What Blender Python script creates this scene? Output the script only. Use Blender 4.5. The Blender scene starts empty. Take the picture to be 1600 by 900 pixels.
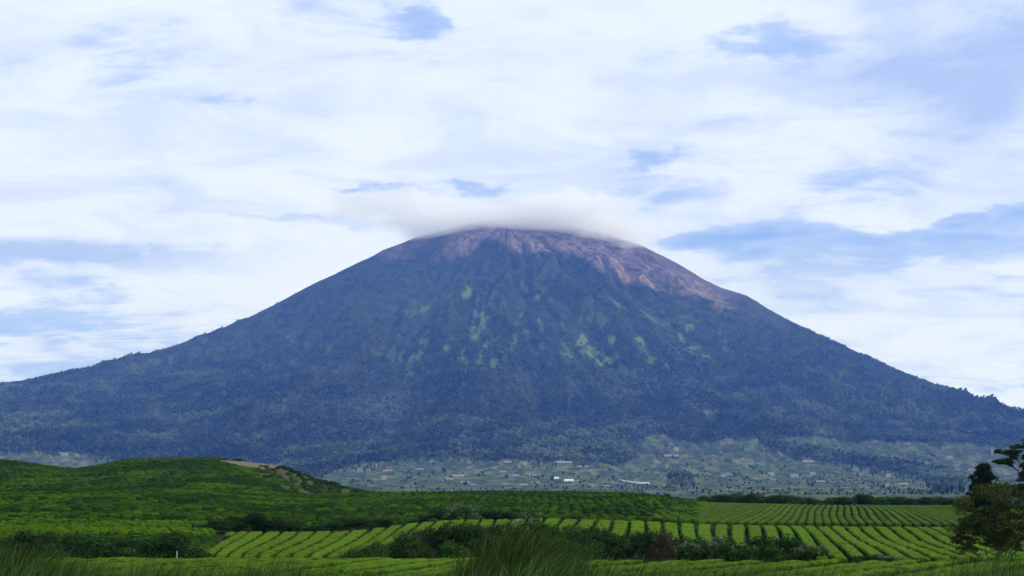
import bpy, math, random
import numpy as np
R = math.radians
S = bpy.context.scene
COL = S.collection
rng = np.random.default_rng(7)
random.seed(7)

# ------------------------------------------------------------------ camera
F, CX, HOR, EYE = 1850.0, 800.0, 776.0, 5.0      # focal length / centre / eye level in photo pixels, eye height in metres
cam_d = bpy.data.cameras.new('camera')
cam = bpy.data.objects.new('camera', cam_d); COL.objects.link(cam)
cam.location = (0, 0, EYE); cam.rotation_euler = (R(90), 0, 0)
cam_d.sensor_width = 36; cam_d.lens = 36*F/1600; cam_d.shift_y = (HOR-450)/1600
cam_d.clip_start = 0.5; cam_d.clip_end = 60000
S.camera = cam

# ------------------------------------------------------------------ render settings
S.view_settings.view_transform = 'Standard'; S.view_settings.look = 'None'
S.view_settings.gamma = 1.0; S.view_settings.exposure = 0.0
S.view_settings.use_curve_mapping = False
S.render.engine = 'CYCLES'
cy = S.cycles
cy.use_denoising = True
cy.max_bounces = 32; cy.diffuse_bounces = 2; cy.glossy_bounces = 1; cy.transmission_bounces = 2
cy.transparent_max_bounces = 6; cy.volume_bounces = 32
cy.volume_max_steps = 512; cy.volume_step_rate = 0.12
cy.caustics_reflective = False; cy.caustics_refractive = False

# ------------------------------------------------------------------ sun
SUN_EL, SUN_AZ = 46.0, 80.0                       # azimuth clockwise from the view direction
sd = bpy.data.lights.new('sun', 'SUN'); sd.energy = 3.0; sd.angle = R(3.0); sd.color = (1.0, 0.95, 0.88)
sun = bpy.data.objects.new('sun', sd); COL.objects.link(sun)
sun.rotation_euler = (R(90-SUN_EL), 0, R(180-SUN_AZ)); sun.location = (0, 0, 4000)

# ------------------------------------------------------------------ node helpers
class NT:
    def __init__(s, tree):
        s.t = tree; s.n = tree.nodes; s.l = tree.links
    def node(s, typ, **kw):
        n = s.n.new(typ)
        for k, v in kw.items(): setattr(n, k, v)
        return n
    def put(s, sock, v):
        if isinstance(v, bpy.types.NodeSocket): s.l.new(v, sock)
        elif v is not None:
            if hasattr(sock.default_value, '__len__') and not hasattr(v, '__len__'): v = (v,)*len(sock.default_value)
            if hasattr(v, '__len__') and len(v) == 3 and len(sock.default_value) == 4: v = (*v, 1)
            sock.default_value = v
    def math(s, op, a, b=None, c=None, clamp=False):
        n = s.node('ShaderNodeMath', operation=op, use_clamp=clamp)
        s.put(n.inputs[0], a)
        if b is not None: s.put(n.inputs[1], b)
        if c is not None: s.put(n.inputs[2], c)
        return n.outputs[0]
    def mix(s, f, a, b, mode='MIX'):
        n = s.node('ShaderNodeMix', data_type='RGBA', blend_type=mode)
        s.put(n.inputs[0], f); s.put(n.inputs[6], a); s.put(n.inputs[7], b)
        return n.outputs[2]
    def ramp(s, v, lo, hi, a=0.0, b=1.0):
        n = s.node('ShaderNodeMapRange', interpolation_type='SMOOTHSTEP')
        for i, x in enumerate((v, lo, hi, a, b)): s.put(n.inputs[i], x)
        return n.outputs[0]
    def noise(s, vec, scale, detail=4, rough=0.55, dist=0.0, dim='3D', w=None):
        n = s.node('ShaderNodeTexNoise', noise_dimensions=dim)
        if vec is not None: s.put(n.inputs['Vector'], vec)
        s.put(n.inputs['Scale'], scale); s.put(n.inputs['Detail'], detail); s.put(n.inputs['Roughness'], rough); s.put(n.inputs['Distortion'], dist)
        return n.outputs[0]
    def attr(s, name):
        return s.node('ShaderNodeAttribute', attribute_name=name).outputs['Fac']
    def mapping(s, vec, scale=(1, 1, 1), loc=(0, 0, 0), rot=(0, 0, 0)):
        n = s.node('ShaderNodeMapping'); s.put(n.inputs[0], vec)
        n.inputs['Scale'].default_value = scale; n.inputs['Location'].default_value = loc; n.inputs['Rotation'].default_value = rot
        return n.outputs[0]

def material(name):
    m = bpy.data.materials.new(name); m.use_nodes = True
    m.node_tree.nodes.clear()
    t = NT(m.node_tree)
    out = t.node('ShaderNodeOutputMaterial')
    return m, t, out

def principled(t, out, color, rough=0.85, bump=None, bump_d=0.1, bump_s=0.5, spec=0.2):
    p = t.node('ShaderNodeBsdfPrincipled')
    t.put(p.inputs['Base Color'], color); t.put(p.inputs['Roughness'], rough); t.put(p.inputs['Specular IOR Level'], spec)
    if bump is not None:
        b = t.node('ShaderNodeBump'); t.put(b.inputs['Height'], bump); b.inputs['Distance'].default_value = bump_d; b.inputs['Strength'].default_value = bump_s
        t.l.new(b.outputs[0], p.inputs['Normal'])
    t.l.new(p.outputs[0], out.inputs['Surface'])
    return p

# ------------------------------------------------------------------ world: sky with a broken layer of soft cloud
world = bpy.data.worlds.new('World'); S.world = world; world.use_nodes = True
world.node_tree.nodes.clear()
w = NT(world.node_tree)
wout = w.node('ShaderNodeOutputWorld'); bg = w.node('ShaderNodeBackground')
SKY_STRENGTH = 0.1
bg.inputs['Strength'].default_value = SKY_STRENGTH
sky = w.node('ShaderNodeTexSky', sky_type='NISHITA')
sky.sun_disc = False; sky.sun_elevation = R(SUN_EL); sky.sun_rotation = R(SUN_AZ)
sky.altitude = 1500; sky.air_density = 1.0; sky.dust_density = 0.6; sky.ozone_density = 2.0
d = w.node('ShaderNodeTexCoord').outputs['Generated']
sx = w.node('ShaderNodeSeparateXYZ'); w.put(sx.inputs[0], d)
X, Y, Z = sx.outputs
az = w.math('ARCTAN2', X, Y); el = w.math('ARCSINE', Z)
zc = w.math('ADD', w.math('MAXIMUM', Z, 0.0), 0.16)
cp = w.node('ShaderNodeCombineXYZ')
w.put(cp.inputs[0], w.math('DIVIDE', X, zc)); w.put(cp.inputs[1], w.math('DIVIDE', Y, zc)); cp.inputs[2].default_value = 3.7
P = cp.outputs[0]
Pm = w.mapping(P, (0.85, 0.9, 1), (3.1, 1.7, 0), (0, 0, 0.2))
n_big = w.noise(Pm, 1.6, 5, 0.52, 0.5)
n_mid = w.noise(w.mapping(P, (.75, 1.1, 1), (9, 4, 2), (0, 0, .25)), 5.0, 8, 0.58, 0.6)
n_fine = w.noise(w.mapping(P, (.6, 1.2, 1), (2, 7, 5), (0, 0, .3)), 16.0, 6, 0.62, 0.8)
# warped angular coordinates for the single clouds and gaps one can point at
wz1 = w.noise(w.mapping(d, (1, 1, 2.2), (5, 1, 1)), 9.0, 8, 0.62)
wz2 = w.noise(w.mapping(d, (1, 1, 2.2), (1, 8, 3)), 9.0, 8, 0.62)
azw = w.math('ADD', az, w.math('MULTIPLY', w.math('SUBTRACT', wz1, 0.5), 0.17))
elw = w.math('ADD', el, w.math('MULTIPLY', w.math('SUBTRACT', wz2, 0.5), 0.075))
def blob(px, py, sw, sh, amp):
    a0 = math.atan2(px-CX, F); e0 = math.atan2(HOR-py, math.hypot(F, px-CX))
    q1 = w.math('MULTIPLY', w.math('SUBTRACT', azw, a0), F/sw); q2 = w.math('MULTIPLY', w.math('SUBTRACT', elw, e0), F/sh)
    r2 = w.math('ADD', w.math('MULTIPLY', q1, q1), w.math('MULTIPLY', q2, q2))
    return w.math('MULTIPLY', w.math('POWER', 2.71828, w.math('MULTIPLY', r2, -1.0)), amp)
def blobsum(lst):
    acc = None
    for b in lst:
        v = blob(*b); acc = v if acc is None else w.math('ADD', acc, v)
    return acc
COVER = [(120, 270, 330, 95, .42), (330, 310, 220, 40, .3), (1510, 318, 110, 30, .6), (1540, 270, 90, 40, .25), (950, 20, 220, 40, .3), (1100, 165, 260, 50, .3),
         (560, 320, 190, 16, .4), (760, 320, 200, 16, .35), (1060, 350, 110, 22, .25), (450, 110, 200, 60, .2), (350, 460, 220, 50, .12), (1450, 510, 220, 60, .2), (60, 60, 160, 60, .25),
         (650, 42, 50, 22, -.42), (190, 85, 100, 44, -.22), (1035, 232, 50, 18, -.38), (592, 296, 60, 13, -.45), (735, 292, 50, 13, -.4), (1470, 358, 170, 22, -.36),
         (1200, 62, 70, 20, -.24), (1110, 72, 40, 16, -.2), (930, 55, 80, 16, -.24), (1140, 385, 110, 22, -.36), (370, 155, 80, 14, -.26), (1560, 160, 90, 70, -.1), (50, 490, 160, 50, -.12), (740, 245, 190, 50, .30), (900, 260, 120, 40, .16), (560, 225, 120, 40, .10), (640, 215, 60, 10, -.2), (200, 455, 60, 12, -.2)]
SHADE = [(1545, 135, 130, 85, 1.1), (1000, 240, 160, 30, .2), (430, 160, 200, 30, .2), (900, 100, 200, 26, .2), (1400, 50, 60, 60, .45), (80, 395, 230, 17, .95), (230, 385, 150, 10, .5), (300, 300, 70, 20, .35), (520, 335, 200, 8, .5), (100, 560, 220, 60, .2), (1130, 195, 110, 12, .4), (1300, 120, 160, 30, .25), (1250, 430, 260, 60, .25)]
cov = w.math('ADD', w.math('ADD', w.math('MULTIPLY', n_big, 0.9), w.math('MULTIPLY', n_mid, 0.78)), w.math('MULTIPLY', n_fine, 0.42))
cov = w.math('ADD', cov, blobsum(COVER))
cov = w.ramp(cov, 0.33, 1.16)
shade = w.math('ADD', blobsum(SHADE), w.ramp(w.math('ADD', w.math('MULTIPLY', n_mid, 0.7), w.math('MULTIPLY', n_big, 0.3)), 0.60, 0.36, 0.0, 0.42), clamp=True)
lit = w.ramp(cov, 0.72, 1.0)
c_thin = (5.7, 7.2, 10.9); c_white = (8.5, 9.6, 11.9); c_grey = (4.5, 5.9, 9.8)
ccol = w.mix(lit, c_thin, c_white)
ccol = w.mix(shade, ccol, c_grey)
blue = w.mix(0.75, sky.outputs[0], (2.4, 4.4, 11.0))
scol = w.mix(cov, blue, ccol)
w.put(bg.inputs['Color'], scol)
w.l.new(bg.outputs[0], wout.inputs['Surface'])

# ------------------------------------------------------------------ numpy noise
def _hash(ix, iy, seed):
    h = (ix.astype(np.int64)*374761393 + iy.astype(np.int64)*668265263 + seed*1274126177) & 0x7fffffff
    h = ((h ^ (h >> 13))*1103515245) & 0x7fffffff
    h = (h ^ (h >> 16)) & 0xffff
    return h/65535.0
def vnoise(x, y, seed=0):
    x = np.asarray(x, float); y = np.asarray(y, float)
    ix = np.floor(x); iy = np.floor(y); fx = x-ix; fy = y-iy
    fx = fx*fx*fx*(fx*(fx*6-15)+10); fy = fy*fy*fy*(fy*(fy*6-15)+10)
    a = _hash(ix, iy, seed); b = _hash(ix+1, iy, seed); c = _hash(ix, iy+1, seed); e = _hash(ix+1, iy+1, seed)
    return (a*(1-fx)+b*fx)*(1-fy)+(c*(1-fx)+e*fx)*fy
def fbm(x, y, seed=0, oct=4, gain=0.5):
    s = 0; a = 1; t = 0
    for k in range(oct):
        s = s+a*vnoise(x*2**k, y*2**k, seed+k*17); t += a; a *= gain
    return s/t
def ridged(x, y, seed=0, oct=4, gain=0.5):
    s = 0; a = 1; t = 0
    for k in range(oct):
        s = s+a*(1-np.abs(2*vnoise(x*2**k, y*2**k, seed+k*17)-1)); t += a; a *= gain
    return s/t
def sstep(v, lo, hi):
    t = np.clip((np.asarray(v, float)-lo)/(hi-lo), 0, 1); return t*t*(3-2*t)
def gsmooth(a, sig, axis):
    r = int(max(1, round(sig*3))); k = np.exp(-0.5*(np.arange(-r, r+1)/sig)**2); k /= k.sum()
    pad = [(0, 0)]*a.ndim; pad[axis] = (r, r)
    b = np.pad(a, pad, mode='edge')
    return np.apply_along_axis(lambda v: np.convolve(v, k, 'valid'), axis, b)
def in_poly(px, py, poly):
    px = np.asarray(px, float); py = np.asarray(py, float); inside = np.zeros(px.shape, bool)
    n = len(poly)
    for i in range(n):
        x1, y1 = poly[i]; x2, y2 = poly[(i+1) % n]
        if y1 == y2: continue
        c = ((y1 > py) != (y2 > py)) & (px < (x2-x1)*(py-y1)/(y2-y1)+x1)
        inside ^= c
    return inside

# ------------------------------------------------------------------ mesh helpers
def new_mesh(name, V, Q=None, T=None, mat=None, attrs=None, smooth=True):
    V = np.asarray(V, np.float32)
    loops = []; starts = []; totals = []; pos = 0
    for A, k in ((Q, 4), (T, 3)):
        if A is None or len(A) == 0: continue
        A = np.asarray(A, np.int32); loops.append(A.ravel())
        starts.append(pos+np.arange(len(A), dtype=np.int32)*k); totals.append(np.full(len(A), k, np.int32)); pos += A.size
    L = np.concatenate(loops); st = np.concatenate(starts); tt = np.concatenate(totals)
    me = bpy.data.meshes.new(name)
    me.vertices.add(len(V)); me.vertices.foreach_set('co', V.ravel())
    me.loops.add(len(L)); me.loops.foreach_set('vertex_index', L)
    me.polygons.add(len(st)); me.polygons.foreach_set('loop_start', st); me.polygons.foreach_set('loop_total', tt)
    me.polygons.foreach_set('use_smooth', np.full(len(st), smooth))
    for k, a in (attrs or {}).items():
        at = me.attributes.new(k, 'FLOAT', 'POINT'); at.data.foreach_set('value', np.asarray(a, np.float32))
    me.update(calc_edges=True); me.validate()
    if mat: me.materials.append(mat)
    return me
def link(name, me, parent=None, loc=(0, 0, 0)):
    o = bpy.data.objects.new(name, me); COL.objects.link(o); o.location = loc
    if parent: o.parent = parent
    return o
def tag(o, label=None, cat=None, group=None, kind=None):
    if label: o['label'] = label
    if cat: o['category'] = cat
    if group: o['group'] = group
    if kind: o['kind'] = kind
    return o
def thing(name, label, cat, loc, group=None):
    o = bpy.data.objects.new(name, None); COL.objects.link(o); o.location = loc; o.empty_display_size = 0.2
    return tag(o, label, cat, group)
def copy_tree(o, parent=None):
    c = o.copy(); COL.objects.link(c)
    if parent: c.parent = parent
    for ch in list(o.children): copy_tree(ch, c)
    return c
def grid_quads(nr, nc):
    i = np.arange(nr-1)[:, None]*nc+np.arange(nc-1)[None, :]
    return np.stack([i, i+1, i+nc+1, i+nc], -1).reshape(-1, 4)
def to_px(x, y, z):
    return CX+F*x/y, HOR-F*(z-EYE)/y
class Acc:
    def __init__(s): s.V = []; s.Q = []; s.T = []; s.A = {}; s.n = 0
    def add(s, V, Q=None, T=None, **attrs):
        s.V.append(np.asarray(V, float))
        if Q is not None and len(Q): s.Q.append(np.asarray(Q)+s.n)
        if T is not None and len(T): s.T.append(np.asarray(T)+s.n)
        for k, a in attrs.items(): s.A.setdefault(k, []).append(np.broadcast_to(np.asarray(a, float), (len(V),)))
        s.n += len(V)
    def mesh(s, name, mat, smooth=True):
        return new_mesh(name, np.concatenate(s.V), np.concatenate(s.Q) if s.Q else None, np.concatenate(s.T) if s.T else None, mat,
                        {k: np.concatenate(a) for k, a in s.A.items()}, smooth)
def tube(points, radii, n=7):
    P = np.asarray(points, float); r = np.asarray(radii, float)
    V = []
    for i in range(len(P)):
        t = P[min(i+1, len(P)-1)]-P[max(i-1, 0)]; t /= np.linalg.norm(t)+1e-9
        a = np.cross(t, (0, 0, 1.0)); 
        if np.linalg.norm(a) < 0.05: a = np.cross(t, (1.0, 0, 0))
        a /= np.linalg.norm(a); b = np.cross(t, a)
        th = np.arange(n)/n*2*np.pi
        V.append(P[i]+r[i]*(np.cos(th)[:, None]*a+np.sin(th)[:, None]*b))
    V = np.concatenate(V); Q = []
    for i in range(len(P)-1):
        for k in range(n): Q.append((i*n+k, i*n+(k+1) % n, (i+1)*n+(k+1) % n, (i+1)*n+k))
    return V, np.array(Q)

# ================================================================== THE LAND
# ground of the estate, as the height of its surface seen along 16 directions at a series of distances
PXC = [-300, 0, 120, 200, 340, 400, 450, 480, 560, 610, 700, 850, 1000, 1100, 1300, 1500, 1900]
def row16(*a): return list(a)
NEARZ = [(0.5, 3.3), (10, 3.2), (25, 2.0), (40, 0.9), (55, 0.0), (62, 0.0), (84, 0.0)]
RINGS = [
 (91, [884, 884, 884, 884, 884, 884, 884, 884, 884, 884, 884, 880, 873, 873, 873, 873, 873]),
 (100, [865, 865, 865, 865, 865, 865, 865, 865, 865, 865, 864, 863, 863, 863, 863, 863, 863]),
 (130, [851, 851, 851, 850, 848, 847, 847, 847, 846, 844, 838, 836, 842, 845, 846, 847, 847]),
 (165, [828, 828, 828, 829, 832, 831, 831, 831, 830, 824, 815, 813, 816, 822, 826, 828, 828]),
 (190, [810, 810, 811, 811, 812, 812, 812, 812, 811, 809, 806, 803, 811, 817, 818, 820, 820]),
 (225, [790, 790, 790, 790, 792, 796, 796, 797, 797, 795, 794, 793, 798, 806, 808, 809, 809]),
 (260, [768, 768, 767, 767, 774, 784, 784, 785, 785, 783, 782, 782, 786, 796, 800, 800, 800]),
 (300, [777, 776, 774, 771, 770, 774, 778, 781, 779, 775, 773, 773, 776, 788, 792, 792, 792]),
 (335, [774, 770, 764, 760, 758, 765, 770, 776, 771, 768, 766, 766, 768, 783, 788, 788, 788]),
 (380, [745, 744, 748, 740, 736, 742, 748, 760, 764, 772, 775, 775, 776, 785, 788, 788, 788]),
 (420, [722, 722, 738, 722, 718, 724, 730, 745, 763, 778, 782, 782, 784, 786, 789, 789, 789]),
 (460, [712, 713, 731, 712, 711, 716, 722, 739, 772, 786, 788, 788, 788, 789, 791, 791, 791]),
 (520, [728, 732, 746, 740, 740, 745, 760, 775, 790, 794, 795, 795, 795, 795, 795, 795, 795]),
 (640, [790, 790, 790, 790, 790, 792, 792, 792, 792, 797, 797, 797, 797, 797, 797, 797, 797]),
]
TP = np.arange(-700, 2301, 10.0); TY = np.exp(np.linspace(math.log(4), math.log(2700), 900))
_rz = []; _ry = []
for yy, z in NEARZ: _ry.append(yy); _rz.append(np.full(len(TP), z))
for yy, pys in RINGS:
    p = gsmooth(np.interp(TP, PXC, pys), 1.6, 0)
    _ry.append(yy); _rz.append(EYE+(HOR-p)/F*yy-0.8)
for yy, z in ((900, -12.0), (2700, -9.0)): _ry.append(yy); _rz.append(np.full(len(TP), z))
_ry = np.array(_ry); _rz = np.array(_rz)
TAB = np.stack([np.interp(TY, _ry, _rz[:, j]) for j in range(len(TP))], 1)     # [Y, px]
TAB = gsmooth(TAB, 5.0, 0)
def ground_z(x, y):
    x = np.asarray(x, float); y = np.maximum(np.asarray(y, float), 4.01)
    p = np.clip((CX+F*x/y-TP[0])/10.0, 0, len(TP)-1.001)
    q = np.clip((np.log(y)-math.log(4))/(math.log(2700)-math.log(4))*(len(TY)-1), 0, len(TY)-1.001)
    i = p.astype(int); j = q.astype(int); fp = p-i; fq = q-j
    z = (TAB[j, i]*(1-fp)+TAB[j, i+1]*fp)*(1-fq)+(TAB[j+1, i]*(1-fp)+TAB[j+1, i+1]*fp)*fq
    return z
# line of sight over the nearer ground, used to leave out what lies far down behind a crest
_pyt = HOR-F*(TAB+0.8-EYE)/TY[:, None]
_cm = np.minimum.accumulate(_pyt, 0)
def hidden_px(x, y, z):
    p, q = to_px(x, y, z)
    i = np.clip(((p-TP[0])/10).astype(int), 0, len(TP)-1)
    j = np.clip(((np.log(np.maximum(y, 4.01))-math.log(4))/(math.log(2700)-math.log(4))*(len(TY)-1)).astype(int), 0, len(TY)-1)
    return q-_cm[j, i]                         # pixels below the line of sight
def spot(px, Yd):
    x = (px-CX)/F*Yd; return x, Yd, float(ground_z(x, Yd))

# bare and scrubby places of the hills, by where they lie
BARE = [(335, 716), (385, 716), (440, 718), (470, 731), (440, 730), (400, 731), (360, 724)]
SCRUB = [(395, 731), (475, 729), (500, 742), (510, 752), (560, 758), (560, 778), (520, 784), (460, 776), (430, 762), (440, 747), (395, 742)]

def build_ground():
    ys = np.concatenate([np.linspace(-3500, -100, 18), np.linspace(-90, 50, 30), np.arange(54, 700, 2.5), np.geomspace(705, 2600, 50)])
    xs = np.concatenate([-np.geomspace(270, 3500, 26)[::-1], np.arange(-260, 261, 3.0), np.geomspace(270, 3500, 26)])
    XX, YY = np.meshgrid(xs, ys)
    ZZ = ground_z(XX, YY)+(fbm(XX*0.25, YY*0.25, 5)-0.5)*0.5
    PX, PY = to_px(XX, np.maximum(YY, 5), ZZ+0.8)
    far = YY > 330
    bare = (in_poly(PX+6*(vnoise(XX*.3, YY*.3, 3)-.5), PY, BARE) & far).astype(float)
    scrub = (in_poly(PX, PY, SCRUB) & far).astype(float)
    path = sstep(PX, 1040, 1140)*np.exp(-((YY-188)/4.0)**2)+np.exp(-((PY-826)/5.0)**2)*sstep(YY, 140, 150)*(YY < 185)*(PX < 330)
    path = path+np.exp(-((PX-1320)/28)**2)*np.exp(-((YY-333)/7)**2)
    me = new_mesh('ground', np.stack([XX, YY, ZZ], -1).reshape(-1, 3), grid_quads(*XX.shape), None, M['soil'],
                  {'bare': bare.ravel(), 'scrub': scrub.ravel(), 'path': np.clip(path, 0, 1).ravel()})
    tag(link('ground', me), kind='structure')

# ------------------------------------------------------------------ the volcano and the farmland at its foot
SIL = [(-1500, 772), (-1000, 750), (-600, 715), (-300, 672), (-100, 629), (0, 605), (75, 592), (150, 579), (225, 556), (300, 533), (350, 514), (400, 493), (450, 467), (500, 439), (550, 414), (600, 391), (650, 370),
       (700, 357), (750, 345), (790, 341), (830, 342), (880, 350), (940, 364), (1000, 384), (1060, 414), (1100, 438), (1130, 451), (1165, 461), (1200, 482), (1250, 510), (1300, 536), (1350, 560), (1400, 583),
       (1450, 602), (1500, 620), (1550, 637), (1600, 651), (1700, 684), (1900, 728), (2200, 762), (2700, 774)]
KS = [(.20, -.03), (.24, -.018), (.28, .0), (.35, .028), (.45, .09), (.55, .178), (.65, .37), (.75, .583), (.85, .79), (.93, .926), (1.0, 1.0)]
XS, YS = (790-CX)/F*10000, 10000.0
def volcano_z(PX, s, detail=True):
    sil = np.interp(PX, [a for a, b in SIL], [b for a, b in SIL])
    dc = np.maximum(10000-((PX-790)/F)**2*10000, 5200)
    k = np.interp(s, [a for a, b in KS], [b for a, b in KS])
    py = 772-(772-sil)*k
    Yd = s*dc
    z = EYE+(HOR-py)/F*Yd
    zc = EYE+(HOR-sil)/F*dc
    z = np.where(s > 1, zc*(1-np.clip((s-1)/0.55, 0, 1)**1.0*1.02), z)
    z = z-60*(s < .2005)
    x = (PX-CX)/F*Yd
    if detail:
        dx = x-XS; dy = Yd-YS; r = np.hypot(dx, dy); ph = np.arctan2(dx, -dy)
        lr = np.log(r+300)
        wv = (fbm(ph*3+10, lr*2.2, 71, 3)-.5)*0.35
        g1 = ridged((ph+wv)*4.2+7, lr*1.1, 31, 4, .5)-0.62
        g2 = ridged((ph+wv*.6)*15+3, lr*1.8, 57, 3, .55)-0.6
        amp = sstep(r, 250, 1500)*(1-sstep(r, 4200, 6200))*sstep(z, 120, 520)
        top = sstep(r, 60, 350)*(1-sstep(r, 1500, 2600))
        calm = 1-.88*np.exp(-((s-1)/.05)**2)
        z0 = z
        z = z+calm*(g1*330*amp+g2*(130*amp+60*top))
        z = z+calm*(fbm(x/420, Yd/420, 11, 4)-.5)*85*sstep(z0, 40, 300)
        hum = sstep(z0, 40, 200)*(1-.88*sstep(z0, 700, 1250))*(.3+.7*calm); z = z+(ridged(x/140, Yd/140, 13, 4)-.6)*95*hum+(fbm(x/38, Yd/38, 19, 2)-.5)*20*hum
    return x, Yd, z
FARM = [(-400, 712), (0, 705), (60, 702), (120, 706), (200, 722), (300, 738), (400, 742), (480, 738), (540, 732), (610, 716), (700, 714), (800, 716), (880, 716), (930, 720), (965, 714), (985, 694), (1000, 682), (1040, 680), (1090, 688), (1180, 686), (1260, 682),
        (1330, 690), (1420, 690), (1520, 693), (1640, 700), (2000, 722), (2600, 760), (2600, 1000), (-400, 1000)]
WOODS = [[(1190, 684), (1260, 700), (1330, 712), (1400, 722), (1460, 734), (1510, 748), (1500, 764), (1440, 745), (1370, 735), (1300, 722), (1230, 712), (1180, 697)],
         [(930, 720), (960, 714), (980, 694), (996, 683), (1000, 700), (985, 720), (960, 726)], [(1044, 743), (1078, 741), (1088, 751), (1062, 755), (1042, 752)],
         [(180, 716), (250, 724), (420, 728), (540, 728), (500, 742), (300, 742)]]
SCREE = [(560, 372), (600, 405), (640, 412), (665, 400), (690, 408), (715, 402), (735, 398), (752, 378), (766, 372), (790, 384), (812, 402), (832, 398), (850, 388), (880, 400), (915, 412), (940, 424), (980, 440), (1020, 450), (1060, 458), (1100, 472), (1140, 488), (1168, 498), (1230, 520), (1230, 300), (560, 300)]
GREEN = [(743, 524, 14, 12), (665, 536, 10, 7), (700, 540, 8, 6), (809, 533, 7, 10), (772, 566, 14, 8), (762, 538, 9, 6), (908, 500, 6, 9), (906, 534, 16, 8), (925, 550, 22, 10), (945, 562, 14, 9), (845, 540, 7, 5), (722, 560, 8, 5), (376, 516, 7, 5), (508, 546, 8, 8), (480, 545, 6, 8), (455, 530, 12, 5), (420, 570, 18, 7), (460, 568, 8, 6),
         (960, 535, 7, 7), (998, 530, 10, 6), (1075, 512, 8, 5), (1085, 545, 12, 5), (840, 468, 12, 7), (730, 462, 8, 9), (745, 492, 8, 6), (668, 520, 6, 5), (320, 528, 5, 4), (210, 575, 8, 5), (235, 568, 14, 6), (265, 560, 10, 6), (60, 664, 14, 6), (135, 668, 16, 6), (660, 478, 4, 9), (640, 470, 4, 7), (1100, 640, 14, 6), (640, 590, 12, 5), (820, 446, 10, 6), (853, 455, 5, 7)]
ZA = {}
def zones(x, Yd, z):
    px, py = to_px(x, Yd, z)
    jx = (fbm(x/130, z/130, 91, 4, .6)-.5)*34; jy = (fbm(x/120, z/120, 97, 4, .6)-.5)*26
    farm = in_poly(px+jx*1.3, py+jy*.6, FARM)
    for q in WOODS: farm &= ~in_poly(px+jx, py+jy*.6, q)
    farm = farm.astype(float)
    scree = sum(in_poly(px+jx*.6+a_, py+jy*1.1+b_, SCREE).astype(float) for a_, b_ in ((0, 0), (0, 3), (0, 6), (3, 1), (-3, 4)))/5
    scree = scree*(1-.85*sstep(px, 1110, 1190))
    scree = scree*np.clip(.35+.65*sstep(px, 690, 760)+(fbm(x/120, z/260, 43, 3)-.5)*1.6*(1-sstep(px, 700, 800)), 0, 1)
    gr = np.zeros(px.shape)
    for gx, gy, a, b in GREEN:
        a, b = a*.75, b*.95; q = ((px+jx*.9-gx)/a)**2+((py+jy*1.1-gy)/b)**2
        gr = np.maximum(gr, sstep(q, 1.5, 0.35))
    dx = x-XS; dy = Yd-YS; ph = np.arctan2(dx, -dy); lr = np.log(np.hypot(dx, dy)+300)
    gr = np.maximum(gr*(.35+.65*sstep(fbm(ph*34, lr*7, 45, 4, .6), .38, .5)), .75*sstep(fbm(ph*48, lr*13, 47, 4, .62), .66, .715)*sstep(py, 440, 480)*(1-sstep(py, 560, 610))*sstep(px, 560, 680)*(1-sstep(px, 980, 1120)))
    gr = np.maximum(gr, sstep(fbm(x/70, z/60, 41, 4, .6), .66, .74)*sstep(py, 440, 520)*(1-sstep(py, 560, 640))*sstep(fbm(x/420, z/260, 49, 2), .45, .6)*.8)
    gr = gr*(.45+.55*sstep(px, 540, 640))
    ridge_shade = sstep(np.interp(px, [940, 1000, 1060, 1110, 1165, 1240], [372, 402, 428, 452, 486, 520])-py-jy*.3, -6, 8)*sstep(px, 960, 1040)  # shaded upper side of the right scree ridge, painted as a mask
    ZA['ridge_shade'] = ridge_shade
    return px, py, farm, scree, gr*(1-scree)
def build_volcano():
    pxs = np.concatenate([np.arange(-1500, -100, 20.0), np.arange(-100, 1700, 2.5), np.arange(1700, 2701, 20.0)])
    ss = np.concatenate([np.linspace(.20, .40, 90)[:-1], np.linspace(.40, .99, 330)[:-1], np.linspace(.99, 1.0, 8), np.linspace(1.01, 1.56, 36)])
    PX, SS = np.meshgrid(pxs, ss)
    x, y, z = volcano_z(PX, SS)
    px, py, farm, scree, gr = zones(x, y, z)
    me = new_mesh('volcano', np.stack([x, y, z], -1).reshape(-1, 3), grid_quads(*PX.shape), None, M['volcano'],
                  {'farm': farm.ravel(), 'scree': scree.ravel(), 'green': gr.ravel(), 'ridge_shade': ZA['ridge_shade'].ravel()})
    tag(link('volcano', me), kind='structure')

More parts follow.
